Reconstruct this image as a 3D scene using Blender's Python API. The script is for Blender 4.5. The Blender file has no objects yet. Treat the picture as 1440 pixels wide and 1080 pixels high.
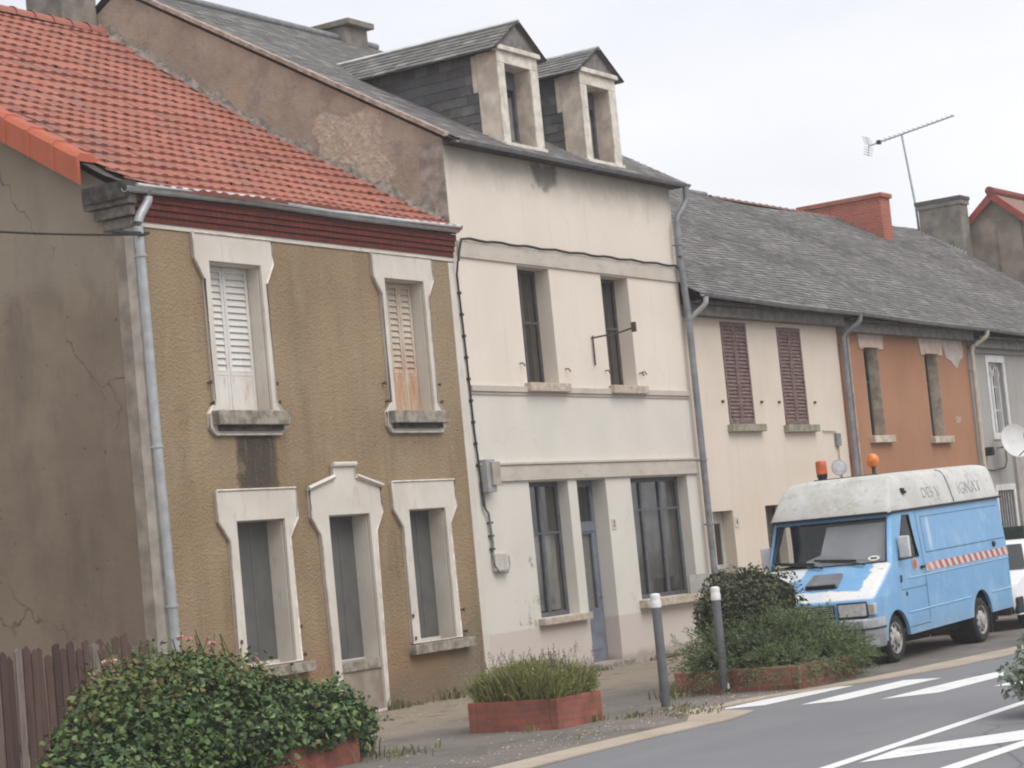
import bpy, bmesh, math, random
from mathutils import Vector, Matrix
from mathutils.geometry import tessellate_polygon
random.seed(7)
R = math.radians
scene = bpy.context.scene
COL = scene.collection
# ------------------------------------------------------------------ frames
# frame A: x along the first two facades, y into the block, z up.  frame B: the row beyond, turned 2 degrees
PB = Vector((35.3, 18.2, 0)); RB = R(-2)
uB = Vector((math.cos(RB), math.sin(RB), 0)); nB = Vector((-uB.y, uB.x, 0))
def toB(s, t, z=0): return PB + uB*s + nB*t + Vector((0, 0, z))
ORG = {}
def tag(o, label=None, cat=None, group=None, kind=None):
    if label: o['label'] = label
    if cat: o['category'] = cat
    if group: o['group'] = group
    if kind: o['kind'] = kind
    return o
def thing(name, label, cat, org=(0, 0, 0), rot=0.0, frame='A', group=None):
    o = bpy.data.objects.new(name, None); COL.objects.link(o)
    o.empty_display_size = .2
    if frame == 'B':
        o.location = toB(*org); o.rotation_euler = (0, 0, RB)
    else:
        o.location = org; o.rotation_euler = (0, 0, rot)
    ORG[o.name] = Vector(org)
    return tag(o, label, cat, group)
class MB:
    def __init__(s): s.v = []; s.f = []
    def add(s, vs, fs):
        b = len(s.v); s.v += [tuple(p) for p in vs]; s.f += [tuple(i+b for i in f) for f in fs]
    def quad(s, a, b, c, d): s.add([a, b, c, d], [(0, 1, 2, 3)])
    def box(s, x0, x1, y0, y1, z0, z1, m=None):
        P = [(x0,y0,z0),(x1,y0,z0),(x1,y1,z0),(x0,y1,z0),(x0,y0,z1),(x1,y0,z1),(x1,y1,z1),(x0,y1,z1)]
        if m is not None: P = [m @ Vector(p) for p in P]
        s.add(P, [(0,3,2,1),(4,5,6,7),(0,1,5,4),(1,2,6,5),(2,3,7,6),(3,0,4,7)])
    def plate(s, outer, holes=(), d0=0, d1=.1, mp=None, back=True):
        # polygon in (u, v) with holes, from depth d0 to d1; mp(u, v, d) -> point
        mp = mp or (lambda u, v, d: (u, d, v))
        loops = [list(outer)] + [list(h) for h in holes]
        flat = [p for l in loops for p in l]; n = len(flat)
        tri = tessellate_polygon([[Vector((p[0], p[1], 0)) for p in l] for l in loops])
        vs = [mp(p[0], p[1], d0) for p in flat] + [mp(p[0], p[1], d1) for p in flat]
        fs = [tuple(t) for t in tri]
        if back: fs += [tuple(i+n for i in reversed(t)) for t in tri]
        k = 0
        for l in loops:
            m = len(l)
            for i in range(m):
                a, b = k+i, k+(i+1) % m
                fs.append((a, b, b+n, a+n))
            k += m
        s.add(vs, fs)
    def tube(s, pts, r, n=8, cap=True, rs=None):
        pts = [Vector(p) for p in pts]; up = Vector((0, 0, 1)); rings = []
        for i, p in enumerate(pts):
            d = (pts[min(i+1, len(pts)-1)] - pts[max(i-1, 0)]).normalized()
            a = d.cross(up)
            if a.length < 1e-3: a = d.cross(Vector((1, 0, 0)))
            a.normalize(); b = a.cross(d)
            q = rs[i] if rs else r
            rings.append([p + a*q*math.cos(2*math.pi*k/n) + b*q*math.sin(2*math.pi*k/n) for k in range(n)])
        s.rings(rings, cap)
    def rings(s, rings, cap=True, closed=True):
        n = len(rings[0]); vs = [p for r_ in rings for p in r_]; fs = []
        for i in range(len(rings)-1):
            for k in range(n if closed else n-1):
                a = i*n+k; b = i*n+(k+1) % n
                fs.append((a, b, b+n, a+n))
        if cap: fs += [tuple(reversed(range(n))), tuple(range(len(vs)-n, len(vs)))]
        s.add(vs, fs)
    def lathe(s, prof, m, n=20, cap=True):
        # profile (r, h) turned about local z, placed by matrix m
        s.rings([[m @ Vector((r_*math.cos(2*math.pi*k/n), r_*math.sin(2*math.pi*k/n), h)) for k in range(n)] for r_, h in prof], cap)
    def ball(s, c, rx, ry, rz, nu=12, nv=8):
        s.rings([[(c[0]+rx*math.sin(math.pi*(j+.02)/(nv+.04))*math.cos(2*math.pi*k/nu), c[1]+ry*math.sin(math.pi*(j+.02)/(nv+.04))*math.sin(2*math.pi*k/nu), c[2]-rz*math.cos(math.pi*(j+.02)/(nv+.04))) for k in range(nu)] for j in range(nv+1)])
    def build(s, name, mat, parent=None, smooth=False, bev=0, org=None, recalc=True, xf=None):
        o3 = ORG[parent.name] if parent is not None else Vector(org or (0, 0, 0))
        vs = [Vector(p) for p in s.v]
        if xf is not None: vs = [xf @ p for p in vs]
        me = bpy.data.meshes.new(name)
        me.from_pydata([p - o3 for p in vs], [], s.f)
        if recalc or bev:
            bm = bmesh.new(); bm.from_mesh(me)
            if recalc: bmesh.ops.recalc_face_normals(bm, faces=bm.faces)
            if bev:
                es = [e for e in bm.edges if len(e.link_faces) == 2 and e.calc_face_angle(0) > R(35)]
                bmesh.ops.bevel(bm, geom=es, offset=bev, segments=2, affect='EDGES', profile=.6)
            bm.to_mesh(me); bm.free()
        if smooth:
            for p in me.polygons: p.use_smooth = True
            try: me.set_sharp_from_angle(angle=R(smooth if smooth > 1 else 40))
            except Exception: pass
        me.materials.append(mat)
        o = bpy.data.objects.new(name, me); COL.objects.link(o)
        if parent is not None: o.parent = parent
        else: o.location = o3
        ORG[o.name] = o3
        return o
def bx(name, mat, parent, *a, bev=0, org=None):
    m = MB(); m.box(*a); return m.build(name, mat, parent, bev=bev, org=org)
def rect(x0, x1, z0, z1): return [(x0, z0), (x1, z0), (x1, z1), (x0, z1)]
def text_mesh(txt, size, mat, parent, name, M, ext=.003):
    cu = bpy.data.curves.new(name, 'FONT'); cu.body = txt; cu.size = size; cu.extrude = ext
    cu.align_x = 'CENTER'; cu.align_y = 'CENTER'
    t = bpy.data.objects.new('tmp', cu); COL.objects.link(t)
    dg = bpy.context.evaluated_depsgraph_get()
    me = bpy.data.meshes.new_from_object(t.evaluated_get(dg))
    bpy.data.objects.remove(t); me.transform(Matrix.Translation(-ORG[parent.name]) @ M)
    me.materials.clear(); me.materials.append(mat); me.name = name
    o = bpy.data.objects.new(name, me); COL.objects.link(o); o.parent = parent; ORG[o.name] = ORG[parent.name]
    return o
# ------------------------------------------------------------------ materials
class G:
    def __init__(s, name, rough=.8, spec=.3, metal=0):
        s.m = bpy.data.materials.new(name); s.m.use_nodes = True
        s.t = s.m.node_tree; s.b = s.t.nodes['Principled BSDF']
        s.b.inputs['Roughness'].default_value = rough
        s.b.inputs['Specular IOR Level'].default_value = spec
        s.b.inputs['Metallic'].default_value = metal
        s.tc = s.t.nodes.new('ShaderNodeTexCoord'); s.obj = s.tc.outputs['Object']
        s.sep = None
    def put(s, inp, v):
        if hasattr(v, 'links'): s.t.links.new(v, inp)
        elif isinstance(v, (tuple, list)): inp.default_value = (tuple(v)+(1,))[:len(inp.default_value)]
        else: inp.default_value = v
    def math(s, op, a, b=0, c=0, clamp=False):
        n = s.t.nodes.new('ShaderNodeMath'); n.operation = op; n.use_clamp = clamp
        for i, v in enumerate((a, b, c)): s.put(n.inputs[i], v)
        return n.outputs[0]
    def xyz(s):
        if s.sep is None:
            s.sep = s.t.nodes.new('ShaderNodeSeparateXYZ'); s.t.links.new(s.obj, s.sep.inputs[0])
        return s.sep.outputs
    def vec(s, sc=(1, 1, 1), loc=(0, 0, 0), rot=(0, 0, 0), src=None):
        n = s.t.nodes.new('ShaderNodeMapping'); s.t.links.new(src or s.obj, n.inputs[0])
        n.inputs['Scale'].default_value = sc; n.inputs['Location'].default_value = loc; n.inputs['Rotation'].default_value = rot
        return n.outputs[0]
    def noise(s, scale, detail=4, rough=.55, v=None, dist=0):
        n = s.t.nodes.new('ShaderNodeTexNoise'); n.inputs['Scale'].default_value = scale
        n.inputs['Detail'].default_value = detail; n.inputs['Roughness'].default_value = rough; n.inputs['Distortion'].default_value = dist
        s.t.links.new(v or s.obj, n.inputs['Vector']); return n.outputs['Fac']
    def voro(s, scale, v=None, feat='F1'):
        n = s.t.nodes.new('ShaderNodeTexVoronoi'); n.inputs['Scale'].default_value = scale; n.feature = feat
        s.t.links.new(v or s.obj, n.inputs['Vector']); return n.outputs['Distance']
    def step(s, v, lo, hi, a=0., b=1.):
        n = s.t.nodes.new('ShaderNodeMapRange'); n.interpolation_type = 'SMOOTHSTEP'
        s.put(n.inputs[0], v)
        for i, q in enumerate((lo, hi, a, b)): n.inputs[i+1].default_value = q
        return n.outputs[0]
    def mix(s, f, a, b, mode='MIX'):
        n = s.t.nodes.new('ShaderNodeMix'); n.data_type = 'RGBA'; n.blend_type = mode
        s.put(n.inputs[0], f); s.put(n.inputs[6], a); s.put(n.inputs[7], b); return n.outputs[2]
    def rand(s):
        n = s.t.nodes.new('ShaderNodeNewGeometry'); return n.outputs['Random Per Island']
    def mul(s, a, b): return s.math('MULTIPLY', a, b)
    def band(s, ax, lo, hi, soft=.1, wob=0, wsc=2.):
        c = s.xyz()[ax]
        if wob: c = s.math('ADD', c, s.mul(s.math('SUBTRACT', s.noise(wsc), .5), 2*wob))
        return s.mul(s.step(c, lo-soft, lo+soft), s.step(c, hi-soft, hi+soft, 1, 0))
    def rectm(s, x0, x1, z0, z1, soft=.08, wob=.15, wsc=3.):
        return s.mul(s.band(0, x0, x1, soft, wob, wsc), s.band(2, z0, z1, soft, wob, wsc))
    def bump(s, h, strength=.4, dist=.01):
        n = s.t.nodes.new('ShaderNodeBump'); n.inputs['Strength'].default_value = strength; n.inputs['Distance'].default_value = dist
        s.t.links.new(h, n.inputs['Height']); s.t.links.new(n.outputs[0], s.b.inputs['Normal']); return s
    def col(s, c): s.put(s.b.inputs['Base Color'], c); return s
    def rough(s, v): s.put(s.b.inputs['Roughness'], v); return s
def srgb(r, g, b):
    f = lambda c: (c/255/12.92) if c <= 10 else ((c/255+.055)/1.055)**2.4
    return (f(r), f(g), f(b))
def lerp3(a, b, t): return tuple(x+(y-x)*t for x, y in zip(a, b))
def sc3(a, k): return tuple(x*k for x in a)
MATS = {}
def plain(name, c, rough=.7, var=.18, scale=6, spec=.3, metal=0, bump=0, bsc=60):
    if name in MATS: return MATS[name]
    g = G(name, rough, spec, metal)
    cc = g.mix(g.step(g.noise(scale, 5), .3, .7), sc3(c, 1-var), sc3(c, 1+var))
    g.col(cc)
    if bump: g.bump(g.noise(bsc, 3), bump, .01)
    MATS[name] = g.m; return g.m
def islands(name, c0, c1, c2=None, rough=.8, spec=.25, lich=None, bump=.2, trans=0):
    # per-piece colour (slates, tiles, leaves)
    g = G(name, rough, spec); r_ = g.rand()
    c = g.mix(g.step(r_, .0, 1.), c0, c1)
    if c2: c = g.mix(g.step(g.math('FRACT', g.mul(r_, 7.31)), .72, .95), c, c2)
    big = g.step(g.noise(2.3, 6, .7), .4, .66)
    c = g.mix(g.mul(big, .3), c, sc3(c0, .85))
    if lich:
        lm = g.mul(g.step(g.noise(9, 6, .75), .52, .64), g.step(g.noise(2.4, 4), .3, .6))
        c = g.mix(g.mul(lm, .6), c, lich)
    g.col(c)
    if bump: g.bump(g.noise(40, 4), bump, .01)
    if trans: g.b.inputs['Subsurface Weight'].default_value = 0
    return g.m
def glass(name, tint=(.74, .74, .73), refl=.12):
    g = G(name); t = g.t
    tr = t.nodes.new('ShaderNodeBsdfTransparent'); tr.inputs[0].default_value = tint+(1,)
    gl = t.nodes.new('ShaderNodeBsdfGlossy'); gl.inputs['Roughness'].default_value = .06; gl.inputs[0].default_value = (.9, .9, .9, 1)
    ge = t.nodes.new('ShaderNodeNewGeometry'); dt = t.nodes.new('ShaderNodeVectorMath'); dt.operation = 'DOT_PRODUCT'
    t.links.new(ge.outputs['Incoming'], dt.inputs[0]); t.links.new(ge.outputs['Normal'], dt.inputs[1])
    fr = g.math('ADD', g.mul(g.math('POWER', g.math('SUBTRACT', 1, g.math('ABSOLUTE', dt.outputs['Value'])), 5), .9), .045)
    n = g.noise(3, 2); bp = t.nodes.new('ShaderNodeBump'); bp.inputs['Strength'].default_value = .03; t.links.new(n, bp.inputs['Height']); t.links.new(bp.outputs[0], gl.inputs['Normal'])
    f = g.math('MAXIMUM', fr, refl)
    mx = t.nodes.new('ShaderNodeMixShader'); t.links.new(f, mx.inputs[0]); t.links.new(tr.outputs[0], mx.inputs[1]); t.links.new(gl.outputs[0], mx.inputs[2])
    t.links.new(mx.outputs[0], t.nodes['Material Output'].inputs[0]); return g.m
def cracks(g, c, sc, col, wd=.006, k=.6):
    v_ = g.t.nodes.new('ShaderNodeVectorMath'); v_.operation = 'MULTIPLY_ADD'; n_ = g.t.nodes.new('ShaderNodeTexNoise'); n_.inputs['Scale'].default_value = 2.2; n_.inputs['Detail'].default_value = 6; g.t.links.new(g.obj, n_.inputs['Vector'])
    g.t.links.new(n_.outputs['Color'], v_.inputs[0]); v_.inputs[1].default_value = (.6, .6, .6); g.t.links.new(g.obj, v_.inputs[2])
    m_ = g.mul(g.step(g.voro(sc, v_.outputs[0], 'DISTANCE_TO_EDGE'), 0, wd, 1, 0), g.step(g.noise(.7, 3), .48, .58)); return g.mix(g.mul(m_, k), c, col)
# ochre roughcast
g = G('ochre_roughcast', .9, .15)
c = g.mix(g.step(g.noise(.55, 5), .32, .68), (.245, .178, .108), (.305, .228, .145))
c = g.mix(g.mul(g.step(g.noise(1.6, 6, .6, g.vec((1.6, 1, .45))), .45, .75), .55), c, (.34, .27, .18))
c = g.mix(g.mul(g.band(2, 0, 1.0, .35, .4, 1.5), .55), c, (.225, .135, .074))
c = g.mix(g.mul(g.band(2, -.5, .42, .1, .25, 2.5), .8), c, (.19, .145, .105))
c = g.mix(g.mul(g.rectm(6.1, 7.3, -.2, 1.15, .05, .5, 1.3), .85), c, (.21, .17, .125))       # patch of bare render by the party wall
st = g.mul(g.rectm(1.66, 2.5, 3.14, 3.95, .06, .1, 4), g.step(g.noise(5, 4, .6, g.vec((3, 1, .3))), .05, .5))
c = g.mix(g.mul(st, .9), c, (.055, .048, .042))                                               # run-off under the sill
c = g.mix(g.mul(g.step(g.noise(1.2, 5, .6, g.vec((2.2, 1, .28))), .5, .72), .4), c, (.165, .122, .078))
c = g.mix(g.mul(g.step(g.noise(.8, 4), .5, .7), g.band(2, 4.2, 7, .6)), c, (.285, .222, .145))
c = g.mix(g.mul(g.mul(g.rectm(.45, 6.9, 3.0, 3.9, .2, .3), g.step(g.noise(3, 4, .6, g.vec((2.5, 1, .25))), .5, .75)), .3), c, (.11, .085, .06))
c = cracks(g, c, .4, (.12, .085, .05), .006, .4)
c = g.mix(g.mul(g.step(g.noise(.75, 6, .7), .60, .64), .35), c, (.30, .235, .16))
g.col(c); h = g.math('ADD', g.voro(30), g.mul(g.noise(60, 3), .6)); g.bump(h, .55, .018)
M_OCHRE = g.m
# grey-brown render of the end wall
g = G('grey_render', .9, .15)
c = g.mix(g.step(g.noise(.5, 6, .6), .3, .7), (.195, .155, .117), (.285, .232, .176))
c = g.mix(g.mul(g.step(g.noise(1.8, 6, .65, g.vec((1, 1.2, .5))), .48, .7), .6), c, (.15, .12, .1))
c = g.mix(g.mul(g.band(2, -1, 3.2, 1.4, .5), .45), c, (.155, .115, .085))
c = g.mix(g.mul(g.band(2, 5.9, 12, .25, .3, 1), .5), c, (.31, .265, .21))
c = g.mix(g.mul(g.step(g.noise(9, 2), .70, .76), .8), c, (.05, .042, .036))
c = g.mix(g.mul(g.step(g.noise(.9, 6, .7, g.vec((1, 1.3, .35))), .55, .72), .5), c, (.115, .092, .074))
c = cracks(g, c, .35, (.06, .048, .04), .007, .7)
g.col(c).bump(g.noise(14, 6, .7), .35, .02); M_GREYR = g.m
# upper party wall of the tall house: crumbling render and rubble
g = G('crumbling_render', .95, .1)
c = g.mix(g.step(g.noise(.9, 6, .65), .35, .66), (.32, .26, .205), (.43, .36, .29))
c = g.mix(g.mul(g.step(g.noise(2.2, 6, .75), .5, .64), .55), c, (.235, .20, .17))
c = g.mix(g.mul(g.step(g.noise(5, 6, .75), .55, .68), .4), c, (.36, .30, .245))
def yz(y0, y1, z0, z1, soft, wob, ws): return g.mul(g.band(1, y0, y1, soft, wob, ws), g.band(2, z0, z1, soft, wob, ws))
patch = yz(1.05, 2.35, 7.85, 9.15, .05, .5, 1.4)
wv = g.t.nodes.new('ShaderNodeVectorMath'); wv.operation = 'MULTIPLY_ADD'
nn = g.t.nodes.new('ShaderNodeTexNoise'); nn.inputs['Scale'].default_value = 4; nn.inputs['Detail'].default_value = 5; g.t.links.new(g.obj, nn.inputs['Vector'])
g.t.links.new(nn.outputs['Color'], wv.inputs[0]); wv.inputs[1].default_value = (.45, .45, .45); g.t.links.new(g.obj, wv.inputs[2])
VW_ = wv.outputs[0]
stone = g.mix(g.mul(g.step(g.voro(5.5, VW_, 'DISTANCE_TO_EDGE'), .10, .0), .55), g.mix(g.step(g.noise(6, 6, .7), .3, .7), (.62, .53, .41), (.42, .355, .29)), (.33, .27, .215))
c = g.mix(g.mul(patch, .9), c, stone)
c = g.mix(g.mul(yz(3.75, 4.05, 9.65, 9.95, .05, .12, 3), .8), c, (.42, .33, .23))
g.col(c).bump(g.math('ADD', g.noise(12, 6, .7), g.mul(g.mul(g.voro(5.5, VW_), patch), .9)), .6, .05); M_CRUM = g.m
# cream plaster of the tall house (x from its left corner)
g = G('cream_plaster', .85, .2)
up = g.mix(g.step(g.noise(.7, 5), .3, .7), (.66, .585, .505), (.71, .635, .555))
lo = g.mix(g.step(g.noise(.8, 5), .3, .7), (.585, .555, .50), (.64, .605, .55))
c = g.mix(g.step(g.xyz()[2], 4.4, 4.5), lo, up)
c = g.mix(g.mul(g.band(2, -1, .82, .02), .9), c, (.53, .465, .425))
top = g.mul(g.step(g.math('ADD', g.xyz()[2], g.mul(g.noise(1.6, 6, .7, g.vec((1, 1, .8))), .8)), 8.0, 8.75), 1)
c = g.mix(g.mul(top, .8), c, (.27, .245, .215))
run = g.mul(g.step(g.noise(2.6, 5, .6, g.vec((2.5, 1, .12))), .56, .76), g.band(2, 3.2, 8.4, .5))
c = g.mix(g.mul(run, .2), c, (.36, .31, .26))
c = g.mix(g.mul(g.rectm(2.6, 3.3, 7.95, 8.35, .06, .35, 2.2), .7), c, (.06, .055, .05))
c = g.mix(g.mul(g.mul(g.rectm(.9, 1.6, .75, 1.95, .05, .3, 2), g.step(g.noise(3, 5, .7), .55, .62)), .8), c, (.27, .25, .20))
c = g.mix(g.mul(g.step(g.noise(6, 6, .7), .6, .75), .2), c, (.40, .35, .29))
c = g.mix(g.mul(g.band(2, -1, .18, .08, .12, 3), .6), c, (.25, .21, .17))
c = cracks(g, c, .45, (.36, .32, .275), .005, .35)
c = g.mix(g.mul(g.step(g.noise(1.1, 6, .7), .60, .63), .35), c, (.60, .56, .50))
g.col(c).bump(g.noise(25, 5, .6), .18, .01); M_CREAM = g.m
# band mouldings
g = G('band_stone', .85, .2)
c = g.mix(g.step(g.noise(1.5, 5), .3, .7), (.46, .41, .355), (.53, .48, .42))
c = g.mix(g.mul(g.step(g.noise(3, 6, .7, g.vec((1, 1, 3))), .5, .7), .5), c, (.31, .275, .235))
g.col(c).bump(g.noise(30, 4), .2, .01); M_BAND = g.m
# white-painted surrounds with dirt
g = G('surround_paint', .75, .25)
c = g.mix(g.step(g.noise(1.5, 5), .3, .7), (.55, .50, .44), (.64, .60, .54))
c = g.mix(g.mul(g.step(g.noise(5, 6, .7, g.vec((2, 2, .6))), .55, .72), .45), c, (.36, .29, .22))
g.col(c).bump(g.noise(20, 4), .15, .01); M_SURR = g.m
g = G('white_paint', .6, .3)
c = g.mix(g.step(g.noise(2, 5), .3, .7), (.60, .57, .53), (.68, .66, .63))
c = g.mix(g.mul(g.mul(g.step(g.noise(7, 6, .7, g.vec((2, 1, .5))), .5, .7), .6), g.band(2, 3, 4.9, .3)), c, (.42, .24, .14))
g.col(c); M_WSHUT = g.m
g = G('rusted_white_paint', .7, .25)
c = g.mix(g.step(g.noise(2, 5), .3, .7), (.47, .39, .31), (.58, .51, .43))
rm = g.mul(g.step(g.noise(4, 6, .7, g.vec((3, 1, .5))), .35, .62), g.band(2, 3.5, 5.0, .35))
c = g.mix(g.mul(rm, .85), c, (.40, .19, .08))
g.col(c); M_RSHUT = g.m
M_SILL = plain('weathered_sill', (.27, .24, .20), .9, .35, 9, .15, bump=.5)
M_SILLC = plain('cream_sill', (.45, .38, .31), .85, .2, 9, .2, bump=.3)
M_ZINC = plain('zinc', (.38, .39, .40), .45, .15, 5, .5, .35)
M_ZINCD = plain('old_zinc', (.22, .225, .235), .55, .2, 5, .4, .3)
M_ZINCW = plain('bright_zinc', (.6, .61, .62), .4, .15, 4, .5, .3)
M_DARKW = plain('rotten_wood', (.07, .062, .058), .9, .5, 8, .15, bump=.4)
M_GREYPANEL = plain('grey_panel', (.108, .106, .10), .6, .12, 2.5)
M_DFRAME = plain('slate_blue_paint', (.10, .103, .115), .55, .2, 8)
M_BFRAME = plain('brown_grey_frame', (.085, .075, .075), .6, .25, 8)
M_BLUED = plain('blue_door_paint', (.165, .178, .215), .55, .18, 4)
M_CURT = plain('curtain_cloth', (.66, .64, .62), .9, .1, 9)
M_CURTD = plain('grey_curtain_cloth', (.22, .215, .21), .9, .4, 3)
M_DARK = plain('dark_interior', (.03, .03, .03), .9, .2)
M_BROWNS = plain('brown_shutter', (.17, .11, .098), .7, .3, 8)
M_BLACK = plain('black_rubber', (.02, .02, .021), .7, .2)
M_CABLE = plain('cable_black', (.03, .03, .03), .6, .2)
M_IRON = plain('old_iron', (.08, .055, .045), .7, .4, 20)
M_WHITE = plain('white_plastic', (.72, .72, .7), .5, .06)
M_GLASS = glass('window_glass')
def brickmat(name, c1, c2, mort, bw=.22, bh=.065, mort_w=.012, rot=False, wear=.3):
    g = G(name, .85, .2)
    n = g.t.nodes.new('ShaderNodeTexBrick')
    v = g.vec((1, 1, 1), rot=(R(90), 0, 0))
    # use x+y as the running coordinate so that faces both ways are bonded
    xs = g.xyz(); cmb = g.t.nodes.new('ShaderNodeCombineXYZ')
    g.put(cmb.inputs[0], g.math('ADD', xs[0], xs[1])); g.put(cmb.inputs[1], xs[2])
    g.t.links.new(cmb.outputs[0], n.inputs['Vector'])
    n.inputs['Color1'].default_value = c1+(1,); n.inputs['Color2'].default_value = c2+(1,); n.inputs['Mortar'].default_value = mort+(1,)
    n.inputs['Scale'].default_value = 1; n.inputs['Mortar Size'].default_value = mort_w; n.inputs['Brick Width'].default_value = bw; n.inputs['Row Height'].default_value = bh
    c = g.mix(g.mul(g.step(g.noise(3, 5), .45, .7), wear), n.outputs[0], sc3(c1, .5))
    c = g.mix(g.mul(g.step(g.noise(14, 5), .5, .75), .3), c, sc3(c2, 1.3))
    g.col(c); g.bump(g.math('SUBTRACT', g.mul(g.noise(40, 3), .3), n.outputs['Fac']), .5, .01); return g.m
M_GLAZED = brickmat('dark_red_brick', (.20, .045, .032), (.14, .03, .026), (.06, .035, .03), .11, .07, .008)
M_REDBR = brickmat('red_brick', (.34, .085, .055), (.42, .12, .075), (.33, .2, .16), .22, .07, .008)
M_PLBR = brickmat('planter_brick', (.235, .085, .065), (.32, .105, .07), (.2, .11, .085), .22, .07, .008, wear=.5)
M_PLBR2 = brickmat('planter_brick_faded', (.28, .105, .075), (.33, .14, .10), (.27, .19, .15), .22, .07, .010, wear=.6)
M_TILE = islands('clay_tile', (.30, .112, .082), (.37, .148, .108), (.26, .125, .10), .8, .2, (.30, .17, .13))
M_VERGE = islands('verge_tile_clay', (.36, .095, .05), (.44, .125, .07), (.33, .12, .08), .75, .25)
M_SLATE = islands('slate', (.135, .128, .125), (.175, .167, .163), (.25, .24, .23), .85, .2, (.27, .26, .225))
M_SLATED = islands('dark_slate', (.07, .068, .07), (.115, .11, .112), (.15, .145, .145), .7, .35, (.2, .19, .17))
M_MORTAR = plain('pinkish_mortar', (.36, .29, .245), .95, .3, 8, .1, bump=.5)
M_STONE = plain('dormer_stone', (.58, .50, .415), .9, .22, 4, .15, bump=.3, bsc=25)
M_STONEL = plain('dormer_stone_pale', (.62, .57, .50), .9, .2, 5, .15, bump=.3, bsc=25)
M_CHIM = plain('chimney_render', (.21, .19, .165), .95, .3, 3, .1, bump=.5, bsc=15)
M_DSLAB = plain('dark_slab', (.09, .088, .085), .9, .3, 6)
# ------------------------------------------------------------------ tiles on a plane
def laid(mb, o, u, v, n, U, V, tw, th, lift=.010, inside=None, jit=.004, rnd=None, prof=None):
    # pieces of width tw and exposed height th on the plane o + a*u + b*v
    rnd = rnd or random
    o = Vector(o); u = Vector(u).normalized(); v = Vector(v).normalized(); n = Vector(n).normalized()
    rows = int(math.ceil(V/th))
    for r_ in range(rows):
        off = -(r_ % 2)*tw*.5
        cols = int(math.ceil((U-off)/tw))
        for c_ in range(cols):
            a0 = max(off+c_*tw, 0); a1 = min(off+(c_+1)*tw, U)
            if a1-a0 < .02: continue
            b0 = r_*th; b1 = min(b0+th*1.15, V)
            if inside and not inside((a0+a1)/2, (b0+b1)/2): continue
            l = lift+rnd.uniform(-jit, jit); db = rnd.uniform(-jit, jit)*1.5; g_ = .004
            pts = [(a0+g_, b0+db, 0), (a1-g_, b0+db, 0), (a1-g_, b0+db, l), (a0+g_, b0+db, l), (a1-g_, b1, .002), (a0+g_, b1, .002)]
            mb.add([o+u*a+v*b+n*h for a, b, h in pts], [(0, 1, 2, 3), (3, 2, 4, 5)])
def slope_roof(mb, xa, xb, prof, tw, th, zx=None, lift=.010, jit=.004, wav=0):
    # prof: polyline (y, z) from eave to ridge.  pieces of slate, staggered, following the polyline
    L = [0]
    for i in range(1, len(prof)): L.append(L[-1]+math.dist(prof[i], prof[i-1]))
    def at(d):
        d = min(max(d, 0), L[-1])
        for i in range(1, len(prof)):
            if d <= L[i]+1e-9:
                k = (d-L[i-1])/(L[i]-L[i-1]); a, b = prof[i-1], prof[i]
                t = math.hypot(b[0]-a[0], b[1]-a[1])
                return a[0]+(b[0]-a[0])*k, a[1]+(b[1]-a[1])*k, -(b[1]-a[1])/t, (b[0]-a[0])/t
    rows = int(L[-1]/th)+1
    for r_ in range(rows):
        d0 = r_*th; d1 = min(d0+th*1.2, L[-1])
        if d1-d0 < .03: continue
        off = -(r_ % 2)*tw*.5
        for c_ in range(int((xb-xa-off)/tw)+1):
            a0 = max(xa+off+c_*tw, xa); a1 = min(xa+off+(c_+1)*tw, xb)
            if a1-a0 < .02: continue
            dj = random.uniform(-jit, jit)*2
            y0, z0, ny, nz = at(d0+dj if r_ else d0); y1, z1, _, _ = at(d1)
            l = lift+random.uniform(-jit, jit)
            def P(x, y, z, h):
                w = (zx(x) if zx else 0)*(1-max(0, min(1, (z-prof[0][1])/(prof[-1][1]-prof[0][1])))) + (wav*min(1, max(0, (z-prof[0][1])*.8))*(math.sin(x*.9+y*.7)+math.sin(x*.37-y*1.3)) if wav else 0)
                return (x, y+ny*h, z+nz*h+w)
            g_ = .003
            mb.add([P(a0+g_, y0, z0, -.002), P(a1-g_, y0, z0, -.002), P(a1-g_, y0, z0, l), P(a0+g_, y0, z0, l), P(a1-g_, y1, z1, .002), P(a0+g_, y1, z1, .002)], [(0, 1, 2, 3), (3, 2, 4, 5)])
def sheet(mb, xa, xb, prof, drop=.015, zx=None, wav=0, nx=24):
    if wav:
        n_ = 14; prof = [(a[0]+(b[0]-a[0])*i/n_, a[1]+(b[1]-a[1])*i/n_) for a, b in zip(prof, prof[1:]) for i in range(n_)]+[prof[-1]]
    for i in range(len(prof)-1):
        (y0, z0), (y1, z1) = prof[i], prof[i+1]
        for k in range(nx):
            x0 = xa+(xb-xa)*k/nx; x1 = xa+(xb-xa)*(k+1)/nx
            def P(x, y, z):
                w = (zx(x) if zx else 0)*(1-max(0, min(1, (z-prof[0][1])/(prof[-1][1]-prof[0][1])))) + (wav*min(1, max(0, (z-prof[0][1])*.8))*(math.sin(x*.9+y*.7)+math.sin(x*.37-y*1.3)) if wav else 0)
                return (x, y, z-drop+w)
            mb.quad(P(x0, y0, z0), P(x1, y0, z0), P(x1, y1, z1), P(x0, y1, z1))
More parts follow.
